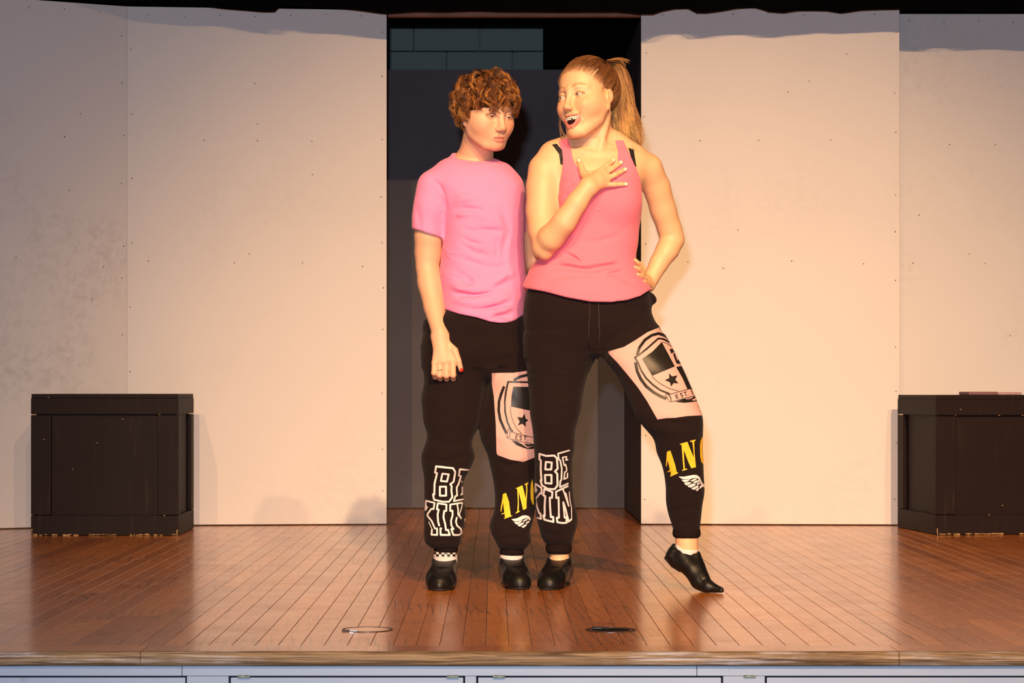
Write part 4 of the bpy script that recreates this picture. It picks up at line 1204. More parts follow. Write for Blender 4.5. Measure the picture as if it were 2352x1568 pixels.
    ink += ribbon(z2([(350,1030),(645,1105),(800,1140),(800,1250),(640,1210),(340,1140)]), 9*q) + ribbon(z2([(330,980),(355,985),(345,1100),(320,1135),(300,1110),(320,1000)]), 10*q, True)
    ink += [z2([(370,1160),(470,1185),(540,1230),(620,1285),(675,1265),(800,1230),(800,1290),(675,1300),(600,1295),(450,1240)]), z2([(555,1212),(640,1230),(800,1215),(800,1235),(660,1258),(620,1262)])]
    for l in ([(485,1085),(445,1075),(435,1140),(472,1148)], [(440,1108),(470,1113)], [(540,1105),(510,1092),(500,1110),(530,1135),(522,1158),(495,1150)], [(560,1100),(612,1112)], [(585,1106),(575,1165)], [(616,1166),(622,1168)]):
        ink += ribbon(z2(l), 12*q)
    decal('crest_print', ink, bv, .0020, M_INK, tr, step=2.2, label='black shield crest with star and EST. ribbon')
    z6 = zoomed(1130, 1090, 11.2)
    decal('yellow_lettering', [z6([(285,495),(365,465),(440,690),(485,1050),(520,1045),(520,1065),(320,1135),(312,1115),(340,1095),(325,1000),(250,1025),(245,1005),(320,975),(290,700),(245,960),(228,930),(240,800),(275,600)]),
        z6([(612,345),(780,270),(830,460),(860,620),(880,400),(870,260),(832,260),(832,245),(920,195),(930,215),(900,250),(905,400),(885,700),(885,865),(800,910),(740,650),(685,420),(690,760),(685,930),(720,935),(715,950),(612,1000),(608,985),(650,935),(665,700),(650,360),(620,360)]),
        z6([(1030,110),(995,230),(985,400),(990,620),(1030,750),(1065,780),(1070,700),(1062,400),(1045,200)])], bv, .0012, M_YEL, tr, label='yellow serif letters on the shin')
    decal('wing_print', [z6([(500,1145),(640,1120),(780,1050),(860,1040),(940,1060),(985,1120),(985,1160),(970,1180),(930,1140),(880,1115),(820,1130),(720,1180),(620,1205),(555,1190)]), z6([(560,1215),(660,1215),(790,1160),(740,1220),(670,1270),(620,1275)]),
        z6([(790,1190),(850,1140),(920,1135),(890,1170),(800,1215)]), z6([(650,1290),(760,1230),(830,1230),(820,1250),(730,1325),(690,1325)]), z6([(855,1240),(910,1190),(950,1185),(955,1220),(890,1260)]), z6([(750,1335),(860,1270),(895,1275),(880,1310),(810,1365),(780,1360)])], bv, .0012, M_WHITE, tr, label='small white wing')
    # socks and shoes
    for cx_, y0, y1, Yc, r in ((1023, 1258, 1312, 7.61, .0375), (1174.5, 1262, 1312, 7.65, .0365)):
        so, V_, Q_ = sdf_obj('sock', [add(limb(LP([(cx_, y0, Yc, r * .95), (cx_, y0 + 16, Yc, r * .96), (cx_, y0 + 30, Yc, r), (cx_, y1, Yc, r * .9)])), 0), fold_px([(cx_ - 30, y0 + 24), (cx_, y0 + 26), (cx_ + 30, y0 + 24)], Yc - r, .003, -.0015)], 0.0028, M_SOCK, root)
        if cx_ < 1100:
            b2 = bvh_of(V_, Q_); sq = []
            for rr in range(2):
                for k in range(9):
                    if (k + rr) % 2: continue
                    x = 996 + k * 6.2; y = 1267.0 + rr * 5.4; sq.append([(x, y), (x + 6.2, y), (x + 6.2, y + 5.4), (x, y + 5.4)])
            decal('checker_band', sq, b2, .0010, M_INK, so, label='black and white checkered sock top')
    a = P(1022, 1300, 7.61); shoe('shoe', (a.x - .002, 7.61), -4, root, L=.230, wid=1.10)
    a = P(1175, 1300, 7.65); shoe('shoe', (a.x, 7.65), 9, root, L=.225, wid=1.02)
    # body
    armr = limb(LP([(1000, 425, 7.70, .044), (987, 485, 7.69, .0455), (984, 540, 7.69, .0455), (982, 580, 7.70, .0420), (981, 612, 7.70, .0370), (986, 650, 7.685, .0385), (996, 705, 7.65, .0325), (1010, 762, 7.605, .0275)]))
    wr = P(1012, 772, 7.60)
    fx = [(1040, 1040.5, 1041, 1041), (1025.5, 1025, 1026, 1026), (1011, 1010, 1011, 1012), (998, 997, 999, 1001)]
    fy = [(829, 861, 870, 860), (828, 862, 870, 858), (830, 861, 869, 857), (833, 856, 866, 858)]
    kn = [P(f[0], y[0], 7.578) for f, y in zip(fx, fy)]; pi_ = [P(f[1], y[1], 7.572) for f, y in zip(fx, fy)]; di = [P(f[2], y[2], 7.600) for f, y in zip(fx, fy)]; ti = [P(f[3], y[3], 7.618) for f, y in zip(fx, fy)]
    hr = hand_prims(wr, .027, kn, pi_, di, ti, (.0098, .0098, .0096, .0088), [P(1030, 790, 7.595), P(1044, 805, 7.58), P(1053, 828, 7.575), P(1059, 849, 7.580)], (.0150, .0122, .0098, .0078), .016)
    arml = limb(LP([(1160, 430, 7.73, .042), (1172, 480, 7.77, .043), (1200, 550, 7.84, .040), (1222, 600, 7.88, .036), (1262, 628, 7.83, .036), (1325, 650, 7.74, .026)]))
    hl = hand_prims(P(1330, 652, 7.735), .026, [P(1370, y, 7.68) for y in (634, 645, 656, 667)], [P(1398, y, 7.665) for y in (628, 642, 657, 671)], [P(1416, y, 7.66) for y in (626, 641, 658, 673)], [P(1428, y, 7.665) for y in (625, 641, 658, 674)], (.0088, .009, .0086, .008), [P(1340, 640, 7.72), P(1358, 622, 7.70), P(1372, 606, 7.69)], (.014, .011, .008), .014)
    H_ = head_prims(R, o, S, 0.12, lids=0.0024, lz=-0.0030)
    # the head is laid over the neck with a soft join under the jaw
    prims = ([add(loft(T, 2.3, grow=-.016), 0), add(armr, .03), add(arml, .03), add(loft(pel, 2.3, grow=-.02), .02), add(loft(rl, 2.1, grow=-.02), .02), add(loft(ll, 2.1, grow=-.02), .01),
             add(limb(LP([(1023, 1240, 7.61, .032), (1023, 1300, 7.61, .031), (1018, 1335, 7.53, .025)])), .01), add(limb(LP([(1174, 1240, 7.65, .032), (1174, 1300, 7.65, .031), (1182, 1335, 7.57, .025)])), .01)] + hr + hl
             + [('+',) + neck + (.015,), ('+',) + H_[0][1:4] + (.012,)] + H_[1:])
    base = np.array((.71, .40, .255))
    def tint(V):
        c = head_tint(V, base, R, o, S, 0.12, blush=0.75, brow=(.20, .09, .04), browk=.75, lip=(.52, .17, .14))
        n = np.array(P(1061, 850, 7.574)); d = np.linalg.norm(V - n, axis=1); k = (d < .0075).astype(float)[:, None]; c = c * (1 - k) + np.array((.65, .02, .01)) * k
        # ruddier knuckles
        for kk in pi_ + kn:
            d = np.linalg.norm(V - np.array(kk), axis=1); k = 0.35 * np.exp(-(d / .012) ** 2)[:, None]; c = c * (1 - k) + base * (1, .6, .5) * k
        return c
    hlo, hhi = o - np.array((.125, .135, .155)), o + np.array((.125, .14, .14))
    hand_lo = (P(985, 885, 7.50).x, 7.50, P(985, 885, 7.5).z); hand_hi = (P(1072, 700, 7.68).x, 7.72, P(1072, 745, 7.68).z)
    me, V = body_mesh('body', prims, (-.30, 7.38, -.0), (.46, 7.98, 1.75), 0.0040, fine=[(hlo, hhi, 0.0015), (hand_lo, hand_hi, 0.0019)], tint=tint)
    body = link('body', me, M_SKIN, root)
    eyes(R, o, S, (0.05, -1, -.34), root, (.10, .08, .05))
    # small things worn
    rc = P(1010.5, 849, 7.572); ang = [2 * math.pi * k / 18 for k in range(19)]
    tube('ring', [rc + Vector((.0102 * math.cos(a), .0102 * math.sin(a), .0012 * math.cos(a))) for a in ang], .0011, M_SILVER, root, 6)
    bm = bmesh.new(); bmesh.ops.create_icosphere(bm, subdivisions=2, radius=.0030, matrix=Matrix.Translation(rc + Vector((-.0045, -.0108, 0)))); link('ring_stone', mesh_of(bm, 'ring_stone', True), M_SILVER, root)
    ec = o + R @ (np.array((-.0805, .002, -.038)) * S)
    bm = bmesh.new(); bmesh.ops.create_icosphere(bm, subdivisions=2, radius=.0026, matrix=Matrix.Translation(Vector(ec))); link('earring', mesh_of(bm, 'earring', True), M_SILVER, root)
    # teeth
    tb = bmesh.new()
    for k in range(-3, 4):
        r = bmesh.ops.create_cube(tb, size=1)
        for v in r['verts']:
            q_ = np.array((k * .0052 + v.co.x * .0048, -.0900 + .0006 * k * k + v.co.y * .004, -.0690 + v.co.z * .008)) * S; v.co = Vector(o + R @ q_)
    link('teeth', mesh_of(tb, 'teeth'), M_TOOTH, root)
    # ------------------------------------------------ curly hair
    r_ = np.random.RandomState(5)
    def lw(p): return o + (p * S) @ R.T
    def sc_(s_): return local((lambda X, Y, Z: S * s_[0](X / S, Y / S, Z / S), s_[1] * S, s_[2] * S), R, o)
    capf = [add(sc_(ell((0, .024, .038), (.084, .103, .092))), 0), add(sc_(ell((0, -.026, .044), (.0745, .068, .067))), .02), add(sc_(ell((0, .050, .000), (.078, .072, .075))), .02)]
    # keep the hair off the face, the ears and the neck
    capf.append(cut(local(ell((0, -.118, -.059), (.082, .092, .098)), R, o), .006))
    capf.append(cut(local(ell((-.082, -.015, -.048), (.034, .052, .050)), R, o), .006)); capf.append(cut(local(ell((.082, -.015, -.048), (.034, .052, .050)), R, o), .006))
    capf.append(cut(local(ell((0, .02, -.11), (.12, .075, .055)), R, o), .006))
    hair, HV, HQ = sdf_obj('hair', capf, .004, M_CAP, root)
    fN, fS = 640, 16
    pts, rad, col = [], [], []
    n = 0; c0 = np.array((0, .015, .035))
    while n < fN:
        u = r_.normal(size=3); u /= np.linalg.norm(u)
        p = c0 + u * skull_hit(c0, u, .006)[0]
        if p[2] < -.062 or (p[1] < -.02 and p[2] < .046) or (abs(p[0]) > .05 and p[1] < .034 and p[2] < .014) or (p[2] < -.030 and p[1] < .045): continue
        if np.linalg.norm(p - np.array((.0, .045, .115))) < .016: continue
        n += 1
        nrm = (p - np.array((0, .01, .03))) / np.array((.08, .1, .088)) ** 2; nrm /= np.linalg.norm(nrm)
        crown = p - np.array((.0, .045, .115)); cd = np.linalg.norm(crown)
        flow = crown / (cd + 1e-6) * .9 + np.array((0, 0, -1.0)) * min(1.2, cd * 9) + r_.normal(size=3) * .26
        flow -= nrm * (flow @ nrm) * 0.85; flow /= np.linalg.norm(flow)
        front = p[1] < -.01
        Ln = r_.uniform(.034, .058) * (1.0 if not front else .95); turns = r_.uniform(.55, 1.25); ph = r_.uniform(0, 6.28); rc_ = r_.uniform(.0065, .0135); sgn = r_.choice((-1, 1))
        side = np.cross(flow, nrm)
        t = np.linspace(0, 1, fS)[:, None]
        top = min(1, cd / .06); lift = r_.uniform(.008, .022) * (.35 + .65 * top); rc_ *= (.5 + .5 * top); Ln *= (.75 + .25 * top)
        core = p + flow * Ln * t + nrm * (lift * np.sin(np.pi * np.clip(t * .85 + .08, 0, 1)) - .004)
        A_ = ph + sgn * turns * 2 * np.pi * t ** .8
        dark = .35 + .65 * min(1, cd / .075)
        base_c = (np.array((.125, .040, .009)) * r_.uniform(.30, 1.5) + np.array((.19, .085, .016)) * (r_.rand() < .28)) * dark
        nst = 11
        ax_ = r_.normal(size=3) * .0020
        for k in range(nst):
            off = r_.normal(size=3) * .0014 + ax_ * (k / nst - .5) * 2.5
            rr2 = rc_ * r_.uniform(.72, 1.2); dph = r_.normal() * .26
            q = core + (np.cos(A_ + dph) * side * 1.15 + np.sin(A_ + dph) * nrm * .8) * rr2 * (.25 + .75 * t) + off * (0.4 + 1.2 * t)
            pts.append(lw(q)); rad.append((.00082 * (1 - .6 * t[:, 0] ** 2)))
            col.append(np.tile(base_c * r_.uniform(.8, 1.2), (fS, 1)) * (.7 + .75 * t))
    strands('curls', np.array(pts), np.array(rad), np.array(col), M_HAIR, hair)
    finish(root)
    return root
build_boy()
# ================================================================ performer in the pink tank top (photo right)
def build_woman():
    YC = 7.50
    foot = P(1400, 1340, 7.50)
    root = empty('person', (foot.x, 7.50, 0)); tag(root, 'laughing woman with a long ponytail in a pink tank top, hand on chest', 'person', 'two performers on the stage')
    R = rot('Z', -39) @ rot('X', -1) @ rot('Y', -6)
    S = 1.06; OP = 1.05
    eyemid = np.array(P(1312, 220, 7.395)); o = eyemid - R @ (np.array([0, -.0755, 0]) * S)
    neck = limb(LP([(1367, 385, 7.500, .070), (1363, 350, 7.500, .0590), (1361, 322, 7.495, .0540), (1364, 292, 7.485, .0520), (1368, 262, 7.475, .0500)]))
    up = [(340, 1302, 1436, .060, 7.505), (352, 1272, 1466, .070, 7.505), (366, 1262, 1480, .080, 7.505), (385, 1264, 1482, .092, 7.50), (410, 1272, 1478, .102, 7.50)]
    low = [(441, 1282, 1473, .108, YC), (493, 1284, 1471, .108, YC), (527, 1276, 1465, .103, YC), (560, 1262, 1462, .098, YC), (592, 1240, 1459, .099, YC), (619, 1220, 1465, .106, YC),
           (637, 1212, 1474, .118, YC), (653, 1205, 1486, .127, YC), (672, 1202, 1496, .134, YC), (700, 1200, 1503, .138, YC)]
    T = rows_px(up + low, YC); torso = loft(T, 2.3)
    traps = [add(limb(LP([(1410, 330, 7.51, .042), (1450, 358, 7.515, .042)])), .03), add(limb(LP([(1318, 332, 7.51, .040), (1275, 354, 7.51, .042)])), .03)]
    clav = [add(limb(LP([(1378, 357, 7.436, .0065), (1410, 352, 7.441, .0065), (1450, 346, 7.47, .008)])), .014), add(limb(LP([(1368, 357, 7.436, .0065), (1335, 349, 7.441, .0065), (1292, 342, 7.47, .008)])), .014)]
    T_in = rows_px(up, YC) + [(z_, a_, b_, c_ - (.014 if i_ > 1 else .006), d_ - (.018 if i_ > 1 else .004)) for i_, (z_, a_, b_, c_, d_) in enumerate(rows_px(low, YC))]
    bust = [add(ell(np.array(P(1332, 455, 7.430)), (.058, .050, .060)), .045), add(ell(np.array(P(1424, 455, 7.430)), (.058, .050, .060)), .045)]
    pr = [add(grow(torso, .004), 0)] + [add(grow(tuple(b[1:4]), .004), b[4]) for b in traps] + [add(grow(tuple(b[1:4]), .003), b[4]) for b in bust] + [add(grow(neck, .004), .03)] + [add(grow(tuple(b[1:4]), .005), .014) for b in clav]
    for pts, r, dpt in (
        ([(1284, 577), (1298, 580), (1318, 592), (1335, 604)], .007, -.010), ([(1295, 570), (1330, 590), (1340, 600)], .010, .006), ([(1255, 615), (1290, 612), (1330, 618), (1370, 622)], .008, -.009),
        ([(1355, 618), (1400, 612), (1440, 606), (1464, 604)], .008, -.011), ([(1270, 604), (1310, 602), (1350, 610)], .010, .006), ([(1340, 606), (1400, 600), (1450, 594)], .010, .006),
        ([(1400, 630), (1430, 624), (1465, 628)], .007, -.010), ([(1390, 620), (1430, 616), (1460, 616)], .009, .006), ([(1240, 640), (1290, 636), (1350, 632), (1400, 642)], .010, -.004),
        ([(1215, 640), (1240, 650), (1280, 655)], .010, -.003), ([(1418, 598), (1440, 585), (1455, 560)], .010, -.006), ([(1330, 552), (1370, 556), (1420, 540), (1460, 505)], .010, -.003),
        ([(1300, 405), (1290, 425), (1286, 440)], .006, -.004), ([(1298, 432), (1312, 424), (1326, 428)], .006, -.004), ([(1290, 452), (1310, 446), (1330, 448)], .008, -.003), ([(1300, 360), (1303, 385), (1296, 410)], .006, -.003),
        ([(1430, 640), (1455, 646), (1480, 655)], .008, -.006), ([(1225, 668), (1280, 672), (1330, 668)], .012, -.003), ([(1300, 660), (1350, 650), (1400, 655)], .012, -.003)):
        pr.append(fold_px(pts, 7.392, r * .85, dpt * 1.7))
    pr.append(ripple((-.1, 7.3, .80), (.6, 7.7, 1.6), 17, 9, 42, .0010, 0.9, 25, 13))
    mask = [(1284, 318), (1306, 312), (1313, 341), (1316, 362), (1325, 383), (1345, 400), (1375, 404), (1405, 396), (1418, 376), (1420, 349), (1414, 318), (1434, 318), (1442, 339), (1450, 357), (1457, 375), (1466, 395), (1471, 410), (1476, 440),
            (1480, 560), (1520, 600), (1520, 655), (1492, 666), (1470, 680), (1439, 690), (1400, 695), (1354, 694), (1300, 684), (1254, 671), (1205, 660), (1180, 652), (1180, 600), (1230, 560), (1270, 500), (1284, 441), (1285, 420), (1291, 395), (1292, 375), (1287, 345)]
    pr.append(keep(poly2d(mask, 7.42, 7.2, 7.9)))
    tank, SV, SQ = sdf_obj('tank_top', pr, 0.0038, M_TANK, root)
    tb = bvh_of(SV, SQ)
    # skin body first (needed for the hand on the chest)
    base_pr = [add(loft(T_in, 2.2), 0)] + traps + [add(ell(np.array(P(1332, 455, 7.440)), (.050, .045, .052)), .045), add(ell(np.array(P(1424, 455, 7.440)), (.050, .045, .052)), .045)]
    f0 = Fld(np.array(P(1200, 480, 7.3)) - .02, np.array(P(1500, 300, 7.6)) + .02, .005).run(base_pr + [add(neck, .02)]); fv, fq = nets(f0, 0); sb = bvh_of(fv, fq)
    def front(px, py, off):
        a = hit(tb, px, py, 0); b = hit(sb, px, py, 0)
        ys = [q.y for q in (a, b) if q is not None]
        y = (min(ys) if ys else 7.42) - off
        return P(px, py, y)
    # trousers
    pel = rows_px([(655, 1216, 1482, .105, YC), (680, 1207, 1492, .118, YC), (700, 1204, 1496, .124, YC), (716, 1203, 1496, .125, YC), (734, 1203, 1503, .125, YC), (752, 1204, 1512, .120, YC), (775, 1205, 1500, .11, YC), (800, 1206, 1470, .095, YC), (818, 1207, 1420, .080, YC)], YC)
    rl = rows_px([(770, 1205, 1405, .105, YC), (800, 1206, 1384, .102, YC), (819, 1207, 1371, .100, YC), (845, 1210, 1358, .096, 7.50), (882, 1213, 1343, .090, 7.50), (937, 1217, 1336, .085, 7.50), (993, 1223, 1321, .078, 7.50), (1030, 1226, 1318, .075, 7.51), (1067, 1228, 1315, .071, 7.53), (1122, 1228, 1315, .070, 7.56),
                  (1150, 1230, 1318, .070, 7.58), (1185, 1232, 1326, .070, 7.60), (1215, 1240, 1324, .066, 7.61), (1237, 1247, 1316, .056, 7.62), (1247, 1254, 1312, .044, 7.62)], YC)
    ll = rows_px([(752, 1420, 1512, .085, 7.49), (771, 1395, 1529, .092, 7.48), (790, 1385, 1541, .094, 7.46), (819, 1385, 1556, .093, 7.44), (856, 1412, 1573, .090, 7.42), (897, 1434, 1590, .086, 7.39), (930, 1450, 1605, .082, 7.37), (956, 1461, 1613, .078, 7.36), (974, 1473, 1614, .075, 7.36), (1008, 1500, 1614, .069, 7.37),
                  (1037, 1508, 1614, .066, 7.38), (1067, 1521, 1616, .062, 7.39), (1111, 1528, 1618, .060, 7.40), (1159, 1530, 1614, .058, 7.42), (1190, 1537, 1611, .052, 7.43), (1207, 1543, 1609, .046, 7.43), (1218, 1546, 1608, .040, 7.43)], YC)
    tp = [add(loft(pel, 2.3), 0), add(loft(rl, 2.1), .02), add(loft(ll, 2.1), .02), add(limb(LP([(1478, 690, 7.50, .024), (1493, 684, 7.50, .017), (1499, 688, 7.50, .013)])), .012)]
    for pts, Yf, r, dpt in (
        ([(1440, 742), (1470, 748), (1505, 740)], 7.38, .010, -.007), ([(1410, 755), (1450, 762), (1500, 758)], 7.38, .012, -.006), ([(1400, 820), (1385, 806), (1376, 790)], 7.40, .010, -.007), ([(1440, 700), (1475, 712), (1495, 728)], 7.38, .012, -.007), ([(1455, 690), (1485, 702), (1500, 716)], 7.40, .010, .007),
        ([(1325, 800), (1355, 812), (1368, 822)], 7.40, .012, -.005), ([(1365, 735), (1366, 780), (1368, 815)], 7.38, .005, -.003),
        ([(1226, 1020), (1270, 1012), (1318, 1020)], 7.42, .012, -.005), ([(1232, 1185), (1280, 1178), (1322, 1186)], 7.54, .010, -.004), ([(1240, 1222), (1280, 1228), (1320, 1218)], 7.56, .008, -.006),
        ([(1480, 975), (1530, 968), (1612, 978)], 7.29, .010, -.006), ([(1490, 990), (1540, 992), (1600, 1000)], 7.29, .012, .004), ([(1500, 930), (1540, 935), (1590, 944)], 7.29, .010, -.003),
        ([(1535, 1165), (1570, 1172), (1610, 1166)], 7.37, .010, -.004), ([(1540, 1195), (1575, 1200), (1608, 1190)], 7.38, .008, -.004)):
        tp.append(fold_px(pts, Yf, r, dpt))
    tp.append(ripple((-.1, 7.2, .10), (.8, 7.9, .95), 18, 10, 36, .0014, 2.1, 23, 25))
    tr, TV, TQ = sdf_obj('trousers', tp, 0.0046, M_PANT, root)
    for xs, ys, Yc, ry in (((1254, 1313), (1242, 1271), 7.62, .042), ((1545, 1609), (1209, 1235), 7.43, .042)):
        cr = rows_px([(ys[0], xs[0] + 3, xs[1] - 3, ry - .003, Yc), (ys[0] + 10, xs[0], xs[1], ry, Yc), (ys[1] - 3, xs[0] + 2, xs[1] - 2, ry - .001, Yc), (ys[1], xs[0] + 5, xs[1] - 5, ry - .005, Yc)], Yc)
        sdf_obj('cuff', [add(loft(cr, 2.0), 0), ripple((-1, 7, 0), (1, 8, .4), 0, 0, 900, .0006)], 0.0028, M_RIB, tr)
    bv = bvh_of(TV, TQ)
    for pts in ([(1354, 684), (1354, 720), (1352, 760), (1353, 796)], [(1374, 684), (1375, 720), (1377, 765), (1373, 800), (1372, 822)]):
        hp = [hit(bv, a, b, .0032) for a, b in pts]; hp = [q for q in hp if q is not None]
        tube('drawstring', hp, .0022, M_CORD, tr, 6)
    q3 = 1 / 7.84; z3 = zoomed(1210, 1020, 7.84); w = 34 * q3; polys = []
    for pts, cl, ww in (
        ([(232,170),(232,270),(258,290),(255,450),(268,650),(252,645),(275,735),(380,800),(500,805),(552,740),(548,530),(508,485),(555,435),(540,250),(495,200),(350,207)], 1, w),
        ([(345,315),(450,325),(440,450),(335,450)], 1, w), ([(330,550),(445,550),(445,705),(335,695)], 1, w),
        ([(770,105),(560,165),(575,270),(600,285),(628,440),(620,640),(600,660),(595,770),(745,700)], 0, w*.8), ([(740,270),(700,285),(712,220),(640,235),(670,380),(695,360),(715,450),(710,480),(680,500),(665,625),(725,600),(730,510)], 0, w*.7),
        ([(155,860),(165,710),(270,785),(265,890),(245,875),(165,985),(190,1130),(230,1240),(250,1245),(262,1340),(150,1310)], 0, w*.9), ([(165,790),(185,825),(155,870)], 0, w*.8),
        ([(340,1290),(325,1285),(325,1100),(335,930),(300,915),(320,800),(460,855),(455,960),(415,955),(420,1110),(435,1310),(475,1305),(480,1395),(320,1355),(300,1265)], 0, w),
        ([(745,745),(525,850),(530,965),(570,950),(575,1110),(578,1320),(540,1320),(550,1400),(640,1415),(715,1410),(710,1310),(680,1320),(665,1150),(655,1040),(700,1180),(750,1390),(805,1345)], 0, w*.95),
        ([(805,1345),(800,1150),(770,1000),(760,850)], 0, w*.45), ([(640,790),(700,960),(750,1110),(700,880),(680,880),(645,800)], 0, w*.7)):
        polys += ribbon(z3(pts), ww, bool(cl))
    decal('slogan_print', polys, bv, .0012, M_WHITE, tr, label='white outlined block letters BE KIN down the shin')
    z4 = zoomed(1380, 740, 6.532); q = 1 / 6.532
    decal('patch', [z4([(110,440),(350,370),(520,270),(700,150),(870,80),(1000,60),(1100,180),(1200,400),(1400,800),(1600,1200),(1640,1392),(1530,1395),(1300,1405),(1120,1430),(980,1435),(850,1455),(700,1190),(560,980),(400,780),(250,600),(130,480)])], bv, .0010, M_PATCH, tr, label='pale pink thigh patch with a printed black shield crest')
    ink = ribbon(z4([(545,490),(580,380),(660,270),(760,200),(860,172),(960,205),(1020,250)]), 42*q) + ribbon(z4([(520,600),(550,740),(600,850),(680,960),(790,1050),(890,1110),(985,1150)]), 45*q)
    ink += ribbon(z4([(1040,310),(930,255),(860,247),(700,390),(600,470),(512,530),(560,610),(610,730),(680,840),(780,940),(890,1020),(1030,1078)]), 27*q) + [z4([(910,300),(1105,665),(770,805),(700,690),(620,550),(770,445)])]
    ink += ribbon(z4([(770,805),(790,845),(900,930),(1020,995),(1160,1035)]), 8*q) + ribbon(z4([(910,300),(980,320),(1045,360)]), 7*q) + [z4([(1125,675),(1205,655),(1270,790),(1360,1010),(1290,1000),(1220,840)])]
    ink += ribbon(z4([(1030,415),(1060,410),(1085,445)]), 22*q) + ribbon(z4([(1045,415),(1065,465)]), 34*q) + ribbon(z4([(1090,470),(1105,520),(1140,610),(1185,612),(1150,570)]), 27*q) + [z4([(1020,765),(1065,815),(1142,800),(1115,865),(1162,920),(1090,915),(1050,968),(1035,905),(958,870),(1025,840)])]
    ink += ribbon(z4([(1030,1085),(1360,990),(1420,1100),(1060,1195)]), 9*q, True) + ribbon(z4([(985,1065),(970,1090),(1030,1195),(1060,1190),(1050,1130),(1010,1090)]), 10*q, True)
    for l in ([(1150,1085),(1115,1095),(1135,1145),(1168,1135)], [(1125,1118),(1155,1110)], [(1220,1065),(1185,1072),(1195,1095),(1222,1100),(1225,1122),(1200,1128)], [(1235,1055),(1282,1045)], [(1258,1050),(1275,1110)], [(1312,1086),(1316,1088)], [(1345,1032),(1355,1028),(1375,1085)]):
        ink += ribbon(z4(l), 11*q)
    ink += [z4([(1110,1195),(1250,1150),(1400,1180),(1440,1150),(1440,1180),(1380,1197),(1250,1210)]), z4([(1285,1140),(1345,1150),(1400,1110),(1420,1130),(1350,1172)])]
    decal('crest_print', ink, bv, .0020, M_INK, tr, step=2.2, label='black shield crest with star and EST. ribbon')
    z5 = zoomed(1500, 990, 9.8)
    decal('yellow_lettering', [z5([(315,460),(390,430),(440,570),(500,760),(535,920),(565,925),(560,945),(400,1020),(385,1005),(405,990),(400,900),(335,920),(330,905),(385,870),(335,650),(310,800),(292,775),(305,600)]),
        z5([(600,285),(640,270),(770,235),(850,440),(915,590),(900,400),(880,240),(830,235),(825,215),(945,185),(955,200),(920,235),(930,480),(960,810),(855,830),(780,660),(690,410),(700,640),(715,840),(770,845),(765,860),(655,890),(650,880),(685,855),(665,620),(640,300),(610,300)]),
        z5([(1130,110),(1100,120),(1062,220),(1050,330),(1055,560),(1080,690),(1120,740),(1200,740),(1200,110)])], bv, .0012, M_YEL, tr, label='yellow serif letters on the shin')
    decal('wing_print', [z5(f) for f in ([(570,1018),(700,1020),(900,980),(980,985),(1040,1030),(1080,1130),(1120,1190),(1170,1170),(1170,1280),(1100,1235),(1070,1180),(1035,1100),(990,1055),(930,1050),(850,1070),(720,1080),(640,1065)],
        [(640,1090),(720,1090),(840,1078),(800,1115),(740,1145),(690,1140)], [(830,1115),(930,1065),(990,1065),(960,1095),(890,1130)], [(705,1160),(800,1140),(860,1150),(860,1165),(770,1215),(720,1200)], [(895,1150),(960,1110),(1020,1100),(1040,1130),(940,1170)],
        [(775,1225),(890,1175),(960,1185),(950,1210),(860,1265),(800,1255)], [(860,1285),(990,1215),(1020,1230),(1010,1260),(930,1310),(880,1305)], [(950,1320),(1020,1270),(1030,1290),(995,1345)], [(975,1180),(1040,1145),(1050,1180),(1000,1210)], [(1040,1250),(1075,1205),(1110,1245),(1040,1300)])],
        bv, .0012, M_WHITE, tr, label='small white wing')
    # right foot: ankle, sock, shoe
    sdf_obj('sock', [add(limb(LP([(1285, 1286, 7.625, .0335), (1285, 1318, 7.62, .034)])), 0)], 0.0026, M_SOCK, root)
    a = P(1286, 1300, 7.625); shoe('shoe', (a.x, 7.625), -15, root, L=.222, wid=.95)
    # left foot on tiptoe, toe to the right
    tilt = lambda pts: [(np.array(P(x_, y_, Y_)), r_) for x_, y_, Y_, r_ in pts]
    sp = []
    for dy in (-.012, .012):
        sp.append(add(limb([(p + np.array((0, dy, 0)), r_) for p, r_ in tilt([(1550, 1253, 7.435, .0085), (1546, 1266, 7.435, .0155), (1541, 1276, 7.435, .016), (1550, 1287, 7.43, .018), (1572, 1297, 7.42, .022)])]), .012))
        sp.append(add(limb([(p + np.array((0, dy, 0)), r_) for p, r_ in tilt([(1596, 1275, 7.425, .018), (1603, 1300, 7.41, .0205), (1613, 1325, 7.385, .020), (1624, 1343, 7.365, .0165)])]), .014))
        sp.append(add(limb([(p + np.array((0, dy * 1.3, 0)), r_) for p, r_ in tilt([(1566, 1275, 7.43, .024), (1588, 1306, 7.41, .026), (1603, 1336, 7.39, .022), (1622, 1349, 7.37, .014)])]), .016))
        sp.append(add(limb([(p + np.array((0, dy * .9, 0)), r_) for p, r_ in tilt([(1615, 1343, 7.38, .0175), (1640, 1350, 7.355, .0135), (1656, 1354, 7.338, .0085)])]), .012))
    Pn = lambda x_, y_: np.array(P(x_, y_, 7.43))
    sp.append(cut(poly2d([(1530, 1230), (1547, 1243), (1566, 1269), (1598, 1269), (1604, 1262), (1625, 1262), (1625, 1200), (1530, 1200)], 7.43, 7.3, 7.6), .002))
    sp.append(cut(limb(tilt([(1577, 1240, 7.43, .026), (1577, 1278, 7.43, .027)])), .002))
    for pts in ([(1608, 1322), (1622, 1318), (1634, 1322)], [(1612, 1332), (1624, 1328), (1638, 1330)], [(1600, 1310), (1606, 1330), (1618, 1342)]):
        sp.append(fold([np.array(P(a_, b_, 7.345)) for a_, b_ in pts], .004, -.002))
    sp.append(keep(((lambda X, Y, Z: 0 * X + 0 * Y + (0.0015 - Z)), np.array((0, 7.0, -.1)), np.array((1.2, 7.8, .3)))))
